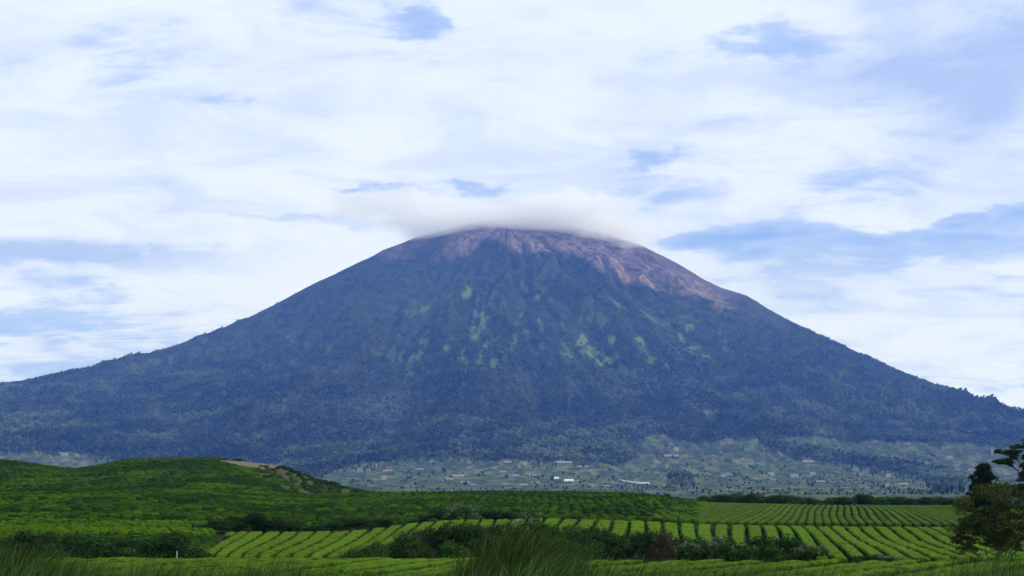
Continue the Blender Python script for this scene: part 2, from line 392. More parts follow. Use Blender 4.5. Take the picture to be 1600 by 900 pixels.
# low-poly crown used for the far forest: eight-sided lumpy dome
def crown_blob():
    V = [(0, 0, 1.0)]
    for k, (zz, rr) in enumerate(((.72, .68), (.25, 1.0))):
        for i in range(6):
            a = (i+.5*k)/6*2*np.pi; V.append((rr*math.cos(a), rr*math.sin(a), zz))
    for i in range(6):
        a = i/6*2*np.pi; V.append((.45*math.cos(a), .45*math.sin(a), -.6))
    T = []
    for i in range(6):
        j = (i+1) % 6; T.append((0, 1+i, 1+j))
        T += [(1+i, 7+i, 1+j), (7+i, 7+j, 1+j)]
        T += [(7+i, 13+i, 7+j), (13+i, 13+j, 7+j)]
    return np.array(V), np.array(T)
def scatter_blobs(x, y, z, rad, hgt, tint):
    V0, T0 = crown_blob(); n = len(x)
    a = rng.uniform(0, 6.28, n); c = np.cos(a); s_ = np.sin(a)
    jit = rng.uniform(.72, 1.28, (n, len(V0)))
    vx = V0[None, :, 0]*jit; vy = V0[None, :, 1]*jit
    PX_ = (vx*c[:, None]-vy*s_[:, None])*rad[:, None]+x[:, None]
    PY_ = (vx*s_[:, None]+vy*c[:, None])*rad[:, None]+y[:, None]
    PZ_ = V0[None, :, 2]*jit*hgt[:, None]+z[:, None]
    V = np.stack([PX_, PY_, PZ_], -1).reshape(-1, 3)
    T = (T0[None]+(np.arange(n)*len(V0))[:, None, None]).reshape(-1, 3)
    return V, T, np.repeat(tint, len(V0))
def build_forest():
    N = 190000
    px = rng.uniform(-120, 1720, N); s = np.sqrt(rng.uniform(.40**2, 1.0, N))
    x, y, z = volcano_z(px, s)
    p, q, farm, scree, gr = zones(x, y, z)
    keep = (farm < .5) & (scree < .5) & ((gr < .35) | (rng.uniform(0, 1, N) < .12)) & (rng.uniform(0, 1, N) < .10+.90*sstep(q, 480, 610)) & (q > 440)
    x, y, z, q, p = x[keep], y[keep], z[keep], q[keep], p[keep]
    big = sstep(q, 470, 660)
    ph = np.arctan2(x-XS, YS-y); lr = np.log(np.hypot(x-XS, y-YS)+300); stand = .42*fbm(x/330, z/75, 23, 3)+.28*fbm(x/75, y/75, 29, 3)+.30*fbm(ph*26, lr*8, 33, 3)
    r = (3.2+big*3.4)*rng.uniform(.6, 1.5, len(x))*(.7+.6*stand); h = r*rng.uniform(.8, 1.7, len(x))
    tint = np.clip(rng.normal(.30, .15, len(x))+.20*big+(stand-.5)*3.6, 0, 1)
    V, T, t = scatter_blobs(x, y, z+h*.3+big*3, r, h, tint)
    # tall open trees along the edge of the fields
    N = 9000
    px = rng.uniform(-100, 1700, N); s = rng.uniform(.28, .62, N)
    x, y, z = volcano_z(px, s); p, q, farm, scree, gr = zones(x, y, z)
    _, _, f2, _, _ = zones(x, y, z+26)
    k = ((farm < .5) & (zones(x, y, z-14)[2] > .5)) | ((farm > .5) & (f2 < .5) & (rng.uniform(0, 1, N) < .5))
    x, y, z = x[k], y[k], z[k]
    r = rng.uniform(3, 6, len(x)); h = rng.uniform(7, 13, len(x))
    V2, T2, t2 = scatter_blobs(x, y, z+h*.9, r, h, rng.uniform(.2, 1, len(x)))
    a = Acc(); a.add(V, T=T, tint=t); a.add(V2, T=T2, tint=t2)
    # pale trunks under them
    tv = np.array([(-.5, 0, 0), (.5, 0, 0), (.35, .4, 1), (-.35, .4, 1), (0, .8, 0), (0, .7, 1)])
    n = len(x)
    TV = np.stack([tv[None, :, 0]*1.5+x[:, None], tv[None, :, 1]*1.5+y[:, None], tv[None, :, 2]*(h*.9)[:, None]+z[:, None]-1], -1).reshape(-1, 3)
    TQ = (np.array([(0, 1, 2, 3), (1, 4, 5, 2), (4, 0, 3, 5)])[None]+(np.arange(n)*6)[:, None, None]).reshape(-1, 4)
    a.add(TV, Q=TQ, tint=np.full(len(TV), 1.6))
    tag(link('forest', a.mesh('forest', M['forest'], smooth=False)), 'dense blue green rain forest covering the lower slopes of the volcano', 'forest', kind='stuff')
    # bushes and small trees dotted over the farmland, too many to count
    N = 9000
    px = rng.uniform(-100, 1700, N); s = rng.uniform(.27, .66, N)
    x, y, z = volcano_z(px, s); p, q, farm, scree, gr = zones(x, y, z)
    cl = fbm(x/150, y/260, 67, 3)
    k = (farm > .5) & (cl+rng.uniform(-.12, .12, N) > .50)
    x, y, z = x[k], y[k], z[k]
    r = rng.uniform(1.2, 3.6, len(x)); h = r*rng.uniform(.8, 1.9, len(x))
    V, T, t = scatter_blobs(x, y, z+h*.4, r, h, rng.uniform(.0, .9, len(x)))
    a = Acc(); a.add(V, T=T, tint=t)
    tag(link('hedgerow_scrub', a.mesh('hedgerow_scrub', M['forest'], smooth=False)), 'scattered dark scrub and hedgerows between the small farm plots', 'scrub', kind='stuff')

# ================================================================== MATERIALS
M = {}
def make_materials():
    # soil of the estate
    m, t, out = material('estate_soil'); M['soil'] = m
    geo = t.node('ShaderNodeNewGeometry').outputs['Position']
    n1 = t.noise(geo, 0.35, 6, .6); n2 = t.noise(geo, 3.0, 4, .6)
    c = t.mix(t.ramp(n1, .35, .65), (.012, .016, .006), (.010, .020, .005))
    c = t.mix(t.ramp(n2, .5, .75), c, (.022, .020, .011))
    c = t.mix(t.math('MULTIPLY', t.attr('scrub'), .8), c, t.mix(n1, (.035, .042, .016), (.085, .068, .038)))
    c = t.mix(t.math('MULTIPLY', t.attr('path'), .8), c, t.mix(n2, (.05, .036, .026), (.07, .055, .035)))
    c = t.mix(t.attr('bare'), c, t.mix(n1, (.16, .128, .09), (.10, .082, .058)))
    principled(t, out, c, .95, n2, .3, .6, .1)
    # volcano
    m, t, out = material('volcano_slopes'); M['volcano'] = m
    geo = t.node('ShaderNodeNewGeometry').outputs['Position']
    n1 = t.noise(geo, 1/150, 6, .65); n2 = t.noise(geo, 1/55, 5, .65); n3 = t.noise(t.mapping(geo, (1, 1, .25)), 1/60, 5, .6)
    forest = t.mix(t.ramp(n2, .38, .62), (.006, .012, .005), (.042, .060, .024))
    forest = t.mix(t.ramp(n1, .42, .66), forest, t.mix(n2, (.018, .026, .014), (.046, .055, .030)))
    grass = t.mix(n2, (.07, .12, .03), (.15, .22, .06))
    rock = t.mix(t.ramp(n3, .3, .7), (.085, .064, .060), (.29, .215, .19))
    phi = t.node('ShaderNodeVectorMath', operation='SUBTRACT'); t.put(phi.inputs[0], geo); phi.inputs[1].default_value = (-54.0, 10000.0, 0)
    ps = t.node('ShaderNodeSeparateXYZ'); t.put(ps.inputs[0], phi.outputs[0])
    pc = t.node('ShaderNodeCombineXYZ'); t.put(pc.inputs[0], t.math('MULTIPLY', t.math('ARCTAN2', ps.outputs[0], t.math('MULTIPLY', ps.outputs[1], -1.0)), 24.0)); t.put(pc.inputs[1], t.math('MULTIPLY', ps.outputs[2], 1/260))
    streak = t.noise(pc.outputs[0], 1.0, 5, .65, .6)
    rock = t.mix(t.ramp(n1, .5, .68, 0, .7), rock, (.12, .085, .078))
    rock = t.mix(t.ramp(streak, .52, .62, 0, .85), rock, (.042, .036, .038))
    rock = t.mix(t.ramp(streak, .42, .30, 0, .6), rock, (.30, .20, .165))
    rock = t.mix(t.math('MULTIPLY', t.attr('ridge_shade'), .8), rock, t.mix(n3, (.055, .048, .050), (.10, .082, .080)))  # ridge shade mixed into the rock colour as a darker tone
    # farm plots
    vor = t.node('ShaderNodeTexVoronoi', voronoi_dimensions='2D', feature='F1'); t.put(vor.inputs['Vector'], t.mapping(geo, (1/30, 1/75, 1), rot=(0, 0, .22))); vor.inputs['Scale'].default_value = 1.0; vor.inputs['Randomness'].default_value = .85
    cell = t.node('ShaderNodeSeparateColor'); t.put(cell.inputs[0], vor.outputs['Color'])
    cr = t.node('ShaderNodeValToRGB'); t.put(cr.inputs[0], cell.outputs[0])
    stops = [(0, (.050, .085, .035)), (.18, (.085, .115, .050)), (.34, (.040, .055, .032)), (.46, (.11, .15, .055)), (.58, (.070, .072, .055)), (.68, (.15, .145, .085)), (.76, (.055, .10, .035)), (.88, (.12, .13, .070)), (.97, (.21, .19, .14))]
    e = cr.color_ramp; e.interpolation = 'CONSTANT'
    e.elements[0].position, e.elements[0].color = stops[0][0], (*stops[0][1], 1); e.elements[1].position, e.elements[1].color = stops[1][0], (*stops[1][1], 1)
    for pz, cc in stops[2:]:
        q = e.elements.new(pz); q.color = (*cc, 1)
    farm = t.mix(t.ramp(n2, .4, .62, 0, .8), cr.outputs[0], (.030, .042, .026))
    c = t.mix(t.attr('green'), forest, grass)
    c = t.mix(t.attr('scree'), c, rock)
    c = t.mix(t.attr('farm'), c, farm)
    hb = t.math('ADD', t.math('MULTIPLY', n2, 14.0), t.math('MULTIPLY', n3, 10.0))
    hb = t.math('MULTIPLY', hb, t.math('SUBTRACT', 1.0, t.math('MULTIPLY', t.attr('farm'), .85)))
    principled(t, out, c, 1.0, hb, 1.0, .8, 0.0)
    # far forest crowns
    m, t, out = material('forest_crowns'); M['forest'] = m
    ti = t.attr('tint')
    c = t.mix(t.ramp(ti, 0, .55), (.006, .013, .006), (.034, .054, .020))
    c = t.mix(t.ramp(ti, .5, 1.0), c, (.095, .122, .060))
    c = t.mix(t.ramp(ti, 1.3, 1.5), c, (.20, .19, .15))
    principled(t, out, c, 1.0, spec=0.0)
    # haze
    m, t, out = material('haze_air'); M['haze'] = m
    v = t.node('ShaderNodeVolumePrincipled')
    v.inputs['Color'].default_value = (.15, .33, 1.0, 1); v.inputs['Density'].default_value = 4.9e-5; v.inputs['Anisotropy'].default_value = 0.0
    v.inputs['Absorption Color'].default_value = (1, 1, 1, 1)
    t.l.new(v.outputs[0], out.inputs['Volume'])
    # cloud on the summit
    m, t, out = material('cloud_vapour'); M['cloud'] = m
    tc = t.node('ShaderNodeTexCoord').outputs['Object']
    geo = t.node('ShaderNodeNewGeometry').outputs['Position']
    sp = t.node('ShaderNodeSeparateXYZ'); t.put(sp.inputs[0], tc)
    ln = t.node('ShaderNodeVectorMath', operation='LENGTH'); t.put(ln.inputs[0], tc)
    n1 = t.noise(t.mapping(geo, (.55, .8, 1.9)), 1/300, 7, .62, .8); n2 = t.noise(t.mapping(geo, (.55, 1, 1.5)), 1/85, 6, .66, .6)
    body = None
    for px, py, rx, rz in ((885, 338, 115, 34), (770, 345, 140, 25), (945, 366, 80, 25), (690, 354, 100, 21), (610, 326, 200, 16), (860, 352, 150, 28), (672, 366, 60, 16), (990, 387, 60, 16)):
        mp = t.node('ShaderNodeVectorMath', operation='MULTIPLY_ADD'); t.put(mp.inputs[0], tc)
        fx, fz = 330/rx, 79/rz
        mp.inputs[1].default_value = (fx, 1.45, fz); mp.inputs[2].default_value = (-(px-835)/330*fx, 0, -(325-py)/79*fz)
        l2 = t.node('ShaderNodeVectorMath', operation='LENGTH'); t.put(l2.inputs[0], mp.outputs[0])
        q = t.math('SUBTRACT', 1.0, l2.outputs['Value']); body = q if body is None else t.math('MAXIMUM', body, q)
    v_ = t.math('ADD', body, t.math('MULTIPLY', t.math('SUBTRACT', n1, .5), 2.2))
    v_ = t.math('ADD', v_, t.math('MULTIPLY', t.math('SUBTRACT', n2, .5), 1.5))
    den = t.math('MULTIPLY', t.ramp(v_, .12, .60), .0050)
    den = t.math('MULTIPLY', den, t.ramp(ln.outputs['Value'], 1.0, .9))
    v = t.node('ShaderNodeVolumePrincipled'); v.inputs['Color'].default_value = (1, 1, 1, 1); v.inputs['Anisotropy'].default_value = 0.0
    v.inputs['Absorption Color'].default_value = (1, 1, 1, 1)
    t.put(v.inputs['Density'], den); t.l.new(v.outputs[0], out.inputs['Volume'])
    # leaves
    def leafmat(name, dark, mid, light, trans=.25):
        m, t, out = material(name); M[name] = m
        oi = t.node('ShaderNodeObjectInfo').outputs['Random']
        ti = t.attr('tint')
        c = t.mix(t.ramp(ti, 0, .5), dark, mid); c = t.mix(t.ramp(ti, .5, 1), c, light)
        c = t.mix(t.ramp(ti, 1.4, 1.6), c, (.20, .22, .16))
        hs = t.node('ShaderNodeHueSaturation'); t.put(hs.inputs['Color'], c)
        t.put(hs.inputs['Value'], t.math('ADD', .75, t.math('MULTIPLY', oi, .5))); t.put(hs.inputs['Hue'], t.math('ADD', .49, t.math('MULTIPLY', oi, .02)))
        p = t.node('ShaderNodeBsdfPrincipled'); t.put(p.inputs['Base Color'], hs.outputs[0]); p.inputs['Roughness'].default_value = .85; p.inputs['Specular IOR Level'].default_value = .06
        tr = t.node('ShaderNodeBsdfTranslucent'); t.put(tr.inputs['Color'], hs.outputs[0])
        mx = t.node('ShaderNodeMixShader'); mx.inputs[0].default_value = trans
        t.l.new(p.outputs[0], mx.inputs[1]); t.l.new(tr.outputs[0], mx.inputs[2]); t.l.new(mx.outputs[0], out.inputs['Surface'])
    leafmat('shrub_leaf', (.012, .032, .008), (.032, .076, .013), (.070, .140, .022))
    leafmat('shrub_dark', (.008, .022, .008), (.020, .050, .012), (.044, .095, .020))
    leafmat('shrub_brown', (.030, .030, .018), (.055, .048, .026), (.085, .070, .038))
    leafmat('olive_leaf', (.018, .030, .008), (.046, .060, .014), (.100, .110, .026))
    leafmat('conifer_leaf', (.007, .018, .009), (.015, .034, .013), (.026, .052, .018))
    leafmat('grass_blade', (.012, .034, .006), (.046, .096, .015), (.150, .215, .050))
    leafmat('dry_blade', (.070, .055, .025), (.11, .085, .04), (.16, .12, .06))
    # tea
    m, t, out = material('tea_leaf'); M['tea'] = m
    geo = t.node('ShaderNodeNewGeometry').outputs['Position']
    oi = t.node('ShaderNodeObjectInfo').outputs['Random']
    n1 = t.noise(geo, 9.0, 4, .65); n2 = t.noise(geo, .45, 3, .5); n3 = t.noise(geo, 2.2, 4, .6)
    fl = t.attr('flush')
    top = t.mix(t.ramp(n3, .32, .68), (.050, .112, .002), (.094, .172, .003))
    top = t.mix(t.ramp(n2, .4, .7, 0, .5), top, (.040, .100, .003))
    top = t.mix(t.ramp(n1, .48, .68, 0, .8), top, (.015, .045, .005))
    old = t.mix(n1, (.008, .018, .004), (.020, .044, .007))
    hs = t.node('ShaderNodeHueSaturation'); t.put(hs.inputs['Color'], top); t.put(hs.inputs['Value'], t.math('ADD', .88, t.math('MULTIPLY', oi, .22))); t.put(hs.inputs['Hue'], t.math('ADD', .489, t.math('MULTIPLY', oi, .012))); top = hs.outputs[0]
    c = t.mix(fl, old, top)
    principled(t, out, c, .9, t.math('ADD', n1, n3), .12, .8, .04)
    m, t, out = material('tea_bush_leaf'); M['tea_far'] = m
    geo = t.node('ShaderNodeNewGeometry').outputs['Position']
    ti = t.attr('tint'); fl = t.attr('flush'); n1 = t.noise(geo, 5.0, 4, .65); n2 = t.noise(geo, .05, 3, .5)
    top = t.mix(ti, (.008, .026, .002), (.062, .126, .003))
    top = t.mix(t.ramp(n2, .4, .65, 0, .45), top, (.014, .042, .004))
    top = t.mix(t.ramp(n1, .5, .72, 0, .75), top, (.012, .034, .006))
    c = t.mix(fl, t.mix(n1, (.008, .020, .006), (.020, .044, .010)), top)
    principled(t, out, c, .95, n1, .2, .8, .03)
    m2 = M['tea'].copy(); m2.name = 'tea_leaf_darker'; M['tea_darker'] = m2  # copy of the tea leaf with a darker top colour
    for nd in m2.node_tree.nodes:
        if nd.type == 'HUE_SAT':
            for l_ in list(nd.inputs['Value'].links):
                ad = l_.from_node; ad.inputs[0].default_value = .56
    # bark, paint, roofing
    for nm, a, b, sc in (('bark', (.06, .05, .038), (.14, .12, .095), 14), ('dark_bark', (.025, .022, .018), (.06, .05, .04), 10), ('white_paint', (.70, .70, .66), (.55, .54, .50), 6), ('house_wall', (.40, .39, .36), (.50, .49, .46), .4), ('plastic_sheet', (.20, .21, .22), (.31, .32, .33), .3), ('white_sheet', (.60, .62, .64), (.74, .76, .77), .3), ('zinc_roof', (.16, .17, .19), (.28, .29, .31), .4), ('rust_roof', (.20, .12, .09), (.30, .20, .15), .4), ('shed_wall', (.28, .24, .2), (.4, .36, .31), .5)):
        m, t, out = material(nm); M[nm] = m
        geo = t.node('ShaderNodeNewGeometry').outputs['Position']
        n1 = t.noise(geo, sc, 4, .6)
        principled(t, out, t.mix(n1, a, b), .8, n1, .02, .5)

# ================================================================== TEA
def hedge_mesh(xs, ys, wid, hgt, seed, nc=13, taper=.5, every=9, gw=.45, lumpy=.34):
    """one clipped row: flat plucking table with soft shoulders, along the given centre line"""
    n = len(xs); pu = np.array([1, .985, .95, .88, .74, .5, .25]) if nc > 10 else np.array([1, .98, .9, .6]); prof_u = np.concatenate([-pu, [0], pu[::-1]]); nc = len(prof_u)
    dx = np.gradient(xs); dy = np.gradient(ys); L = np.hypot(dx, dy); nx, ny = dy/L, -dx/L
    arc = np.concatenate([[0], np.cumsum(np.hypot(np.diff(xs), np.diff(ys)))])
    end = np.minimum(arc, arc[-1]-arc); tp = np.sqrt(np.clip(end/taper, 0.02, 1))
    gap = np.ones(n)
    r = np.random.default_rng(seed)
    for k in range(int(arc[-1]/every)+1):
        if r.uniform() < .7:
            c = r.uniform(3, max(3.1, arc[-1]-3)); gap = np.minimum(gap, .25+.75*sstep(np.abs(arc-c), gw*.35, gw))
    a = np.abs(prof_u); zp = np.where(a < .982, (1-np.clip((a-.72)/.27, 0, 1)**2.4*.42), 0.0); zp[0] = zp[-1] = -.15
    W = (wid/2*(0.86+.26*fbm(arc*.6, arc*0+seed, 3, 3)))*(.6+.4*tp)
    off = prof_u[None, :]*W[:, None]
    edge = (vnoise(arc[:, None]*2.3+seed*3.1, prof_u[None, :]*3+9, 4)-.5)*.30
    off = off+edge*a[None, :]
    X_ = xs[:, None]+nx[:, None]*off; Y_ = ys[:, None]+ny[:, None]*off
    lump = (fbm(X_*1.1, Y_*1.1, 8, 4, .6)-.5)*lumpy
    Hh = hgt*(tp*gap)[:, None]*zp[None, :]+lump*(zp[None, :] > .2)*gap[:, None]
    Z_ = ground_z(X_, Y_)+Hh
    fl = np.clip((zp[None, :]-.76)/.18, 0, 1)*np.ones((n, 1))*sstep(tp*gap, .5, .85)[:, None]
    return np.stack([X_, Y_, Z_], -1).reshape(-1, 3), grid_quads(n, nc), fl.ravel()
ORD = ['first', 'second', 'third', 'fourth', 'fifth', 'sixth', 'seventh', 'eighth', 'ninth', 'tenth', 'eleventh', 'twelfth', 'thirteenth', 'fourteenth', 'fifteenth', 'sixteenth', 'seventeenth', 'eighteenth', 'nineteenth', 'twentieth']
TENS = {2: 'twenty', 3: 'thirty', 4: 'forty', 5: 'fifty', 6: 'sixty', 7: 'seventy'}
def ordinal(i):
    if i < 20: return ORD[i]
    a, b = divmod(i+1, 10)
    return (TENS[a][:-1]+'ieth') if b == 0 else TENS[a]+'-'+ORD[b-1]
def hedge(xs, ys, wid, hgt, seed, label, group, nc=13, mat='tea', **kw):
    V, Q, fl = hedge_mesh(xs, ys, wid, hgt, seed, nc, **kw)
    c = V.mean(0); c[2] = V[:, 2].min()
    o = link('tea_hedge', new_mesh('tea_hedge', V-c, Q, None, M[mat], {'flush': fl}), loc=c)
    tag(o, label, 'tea hedge', group)
def seg_clip(xs, ys, ok):
    """longest run of samples inside the field"""
    best = (0, 0); st = None
    for i, v in enumerate(list(ok)+[False]):
        if v and st is None: st = i
        if not v and st is not None:
            if i-st > best[1]-best[0]: best = (st, i)
            st = None
    a, b = best
    return xs[a:b], ys[a:b]
def build_near_rows():
    # field below the bank, west part
    fams = [(.33, -46, 1, 2.05, lambda p, y: (p < 770) & (p > 40), 'bright near tea hedge on the white post side, {} row from the big grass clump', 'hedges of the near field west of the grass clump', -1, 57, 84.5),
            (.75, -40, 62, 2.1, lambda p, y: (p > 840) & (p < 1950), 'bright near tea hedge on the olive tree side, {} row from the big grass clump', 'hedges of the near field east of the grass clump', 1, 57, 79)]
    for u, a, b, sp, ok, lab, grp, sgn, y0, y1 in fams:
        rows = []
        for x70 in np.arange(a, b, sp*math.sqrt(1+u*u)):
            ys = np.arange(y0, y1, .13/math.sqrt(1+u*u)); xs = x70+u*(ys-70)+.25*np.sin(ys*.11+x70)
            p = CX+F*xs/ys
            xs, ys = seg_clip(xs, ys, ok(p, ys))
            if len(xs) > 25: rows.append((xs, ys))
        rows.sort(key=lambda r: sgn*np.mean(r[0]/r[1]))
        for i, (xs, ys) in enumerate(rows): hedge(xs, ys, sp-.9, .8+.05*math.sin(i*2.4), 100+i, lab.format(ordinal(i)), grp, 15, lumpy=.2)
def build_mid_rows():
    UX = [-40, -25, -15, 0, 15, 25, 40, 60]; UU = [-.22, -.18, -.05, .05, .15, .21, .28, .36]
    x100 = -27.0; rows = []
    while x100 < 78:
        sp = float(np.interp(x100, [-27, -10, 10, 25, 50], [1.25, 1.5, 1.7, 1.5, 1.6]))
        u = float(np.interp(x100, UX, UU)); u2 = float(np.interp(x100+sp, UX, UU))
        ys = np.arange(88 if x100 > 15 else 97, 178, .17)
        xs = x100+u*(ys-100)+.2*np.sin(ys*.07+x100*.4)
        p = CX+F*xs/ys
        top = np.interp(p, [300, 560, 640, 900, 1000, 1100, 1700], [163, 163, 170, 172, 172, 174, 176])
        low = np.interp(p, [300, 590, 650, 980, 1060, 1150, 1700], [97, 97, 122, 128, 112, 92, 86])
        ok = (ys < top) & (ys > low) & (p > np.interp(ys, [97, 130, 163], [322, 338, 362]))
        xs, ys = seg_clip(xs, ys, ok)
        if len(xs) > 30: rows.append((xs, ys, np.maximum(sp+(u2-u)*(ys-100)-.38, .8)))
        x100 += sp
    n = len(rows)
    for i, (xs, ys, wd) in enumerate(rows):
        px = np.median(CX+F*xs/ys)
        if px < 690: lab = f'bright tea hedge on the middle slope, {ordinal(i)} row from the white post side'; g = 'hedges on the slope of the middle field'
        elif px > 1020: lab = f'sunlit tea hedge beside dark furrows of the middle field, {ordinal(n-1-i)} from the olive tree'; g = 'hedges of the middle field by the olive tree'
        else: lab = f'short tea hedge on the knoll, {ordinal(i)} row from the white post side of the slope'; g = 'hedges on the knoll of the middle field'
        hedge(xs, ys, wd, .85, 300+i, lab, g)
def build_far_rows():
    rows = []
    for x250 in np.arange(20, 150, 1.55):
        ys = np.arange(196, 328, .4); xs = x250+.27*(ys-250)+.4*np.sin(ys*.04+x250*.2)
        p = CX+F*xs/ys
        xs, ys = seg_clip(xs, ys, (p > np.interp(ys, [196, 330], [1010, 1090])) & (p < 1900))
        if len(xs) > 25: rows.append((xs, ys))
    n = len(rows)
    for i, (xs, ys) in enumerate(rows):
        hedge(xs, ys, 1.22, .8, 500+i, f'darker tea hedge beyond the brown track, {ordinal(n-1-i)} row from the olive tree', 'hedges of the far field beyond the brown track', 9, mat='tea_darker', every=5, gw=1.1)

def build_hill_bushes():
    """rounded tea bushes of the rolling hills, thousands of them"""
    N = 7; g = np.linspace(-1, 1, N); GX, GY = np.meshgrid(g, g)
    rr = np.maximum(np.abs(GX), np.abs(GY)); dome = np.where(rr < .99, (1-np.clip(rr, 0, 1)**4.5*.5), 0)
    dome[rr > .99] = -.1
    sq = 1-.12*(GX**2*GY**2)
    q0 = grid_quads(N, N)
    def field(ok, u, sp_row, sp_bush, ylo, yhi, plo, phi, seed, tint0, contour=False):
        r = np.random.default_rng(seed)
        ang = math.atan(u); c, s_ = math.cos(ang), math.sin(ang)
        xm0, xm1 = (plo-CX)/F*yhi, (phi-CX)/F*yhi
        span = max(abs(xm0), abs(xm1))+yhi*.5
        A, B = np.meshgrid(np.arange(-span, span, sp_row), np.arange(ylo-60, yhi+60, sp_bush))
        B = B+(np.arange(A.shape[1]) % 2)[None, :]*sp_bush*.4
        A0, B0 = A, B; A = A0+r.normal(0, .17, A.shape)+(fbm(A0*.022, B0*.022, seed, 3)-.5)*8; B = B0+r.normal(0, .12 if contour else .30, B.shape)+(.5*np.sin(A0*.12+B0*.04) if contour else 0)+(fbm(A0*.06, B0*.06, seed+5, 3)-.5)*3
        x = (A*c+(B-(ylo+yhi)/2)*s_).ravel(); y = (-A*s_*0+(B)).ravel()
        p = CX+F*x/np.maximum(y, 1)
        k = (y > ylo) & (y < yhi) & (p > plo) & (p < phi); x, y = x[k], y[k]
        z = ground_z(x, y); px, py = to_px(x, y, z+.8)
        k = ok(px, py, y) & (hidden_px(x, y, z+.9) < 7) & (r.uniform(0, 1, len(x)) > .05) & (np.abs(fbm(x*.018, y*.045, 83, 2)-.5) > .016) & (np.abs(fbm(x*.02+40, y*.05, 87, 2)-.5) > .013)
        if contour: k &= ((z/1.9+.5*fbm(x*.03, y*.03, 99, 2)) % 1) > .13
        x, y, z = x[k], y[k], z[k]; n = len(x)
        if n == 0: return None
        sz = r.uniform(.80, 1.10, n); hh = r.uniform(.76, 1.06, n)
        th = -ang+r.normal(0, .12, n); ct, st = np.cos(th), np.sin(th)
        j = 1+r.normal(0, .09, (n, N*N))
        lx = (GX*sq).ravel()[None]*(sp_row*(.50 if contour else .43))*sz[:, None]*j; ly = (GY*sq).ravel()[None]*(sp_bush*(.40 if contour else .47))*sz[:, None]*j
        VX = x[:, None]+lx*ct[:, None]-ly*st[:, None]; VY = y[:, None]+lx*st[:, None]+ly*ct[:, None]
        VZ = ground_z(VX, VY)+dome.ravel()[None]*hh[:, None]*(1+r.normal(0, .07, (n, N*N)))
        fl = np.clip((dome.ravel()-.5)/.4, 0, 1)[None]*np.ones((n, 1))
        Q = (q0[None]+(np.arange(n)*N*N)[:, None, None]).reshape(-1, 4)
        tn = np.clip(tint0+r.normal(0, .25, n)+(fbm(x*.06, y*.06, 63, 3)-.5)*1.3, 0, 1)
        return np.stack([VX, VY, VZ], -1).reshape(-1, 3), Q, fl.ravel(), np.repeat(tn, N*N)
    def exclude(px, py, y):
        e = in_poly(px, py, BARE)
        e |= in_poly(px, py, SCRUB) & (rng.uniform(0, 1, px.shape) < .82)
        # dark track across the upper hill
        ln = np.interp(px, [150, 185, 260, 350, 400, 520], [768, 764, 756, 746, 744, 747])
        e |= (np.abs(py-ln) < 1.6) & (px > 150) & (px < 430) & (y > 345)
        ln2 = np.interp(px, [-100, 120, 200, 330], [748, 743, 741, 739]); e |= (np.abs(py-ln2) < 1.2) & (px < 330) & (y > 345)
        return e
    specs = [  # hill fields get low tints as painted cloud shade, the band stays bright
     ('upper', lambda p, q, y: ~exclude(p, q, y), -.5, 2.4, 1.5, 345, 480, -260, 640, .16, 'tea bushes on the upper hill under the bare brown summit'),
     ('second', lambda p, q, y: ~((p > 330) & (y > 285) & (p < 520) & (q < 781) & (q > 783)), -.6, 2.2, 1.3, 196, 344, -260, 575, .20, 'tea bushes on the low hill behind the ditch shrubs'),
     ('centre', lambda p, q, y: ~((np.abs(y-205) < 3)), .03, 2.1, 1.75, 190, 352, 575, 1090, .22, 'tea bushes on the broad hill before the farmland'),
     ('band', lambda p, q, y: (p < 330), -.9, 1.5, 1.3, 158, 190, -260, 340, .75, 'bright tea bushes in a low band behind the ditch shrubs'),
     ('rough', lambda p, q, y: ~((np.abs(q-828) < 7) & (p > 40) & (p < 230)) & (p < 335), -.2, 1.9, 1.7, 104, 158, -260, 335, .30, 'rough dark bushes between the bright tea band and the ditch shrubs'),
     ('hollow', lambda p, q, y: (p > 330), -.5, 1.5, 1.3, 176, 196, 330, 1000, .35, 'tea bushes in the hollow behind the middle field'),
    ]
    for nm, ok, u, a, b, y0, y1, p0, p1, tint, lab in specs:
        res = field(ok, u, a, b, y0, y1, p0, p1, 900+len(nm), tint, nm in ('upper', 'second'))
        if res is None: continue
        V, Q, fl, tn = res
        tag(link('tea_bushes', new_mesh('tea_bushes', V, Q, None, M['tea_far'], {'flush': fl, 'tint': tn})), lab, 'tea bushes', kind='stuff')

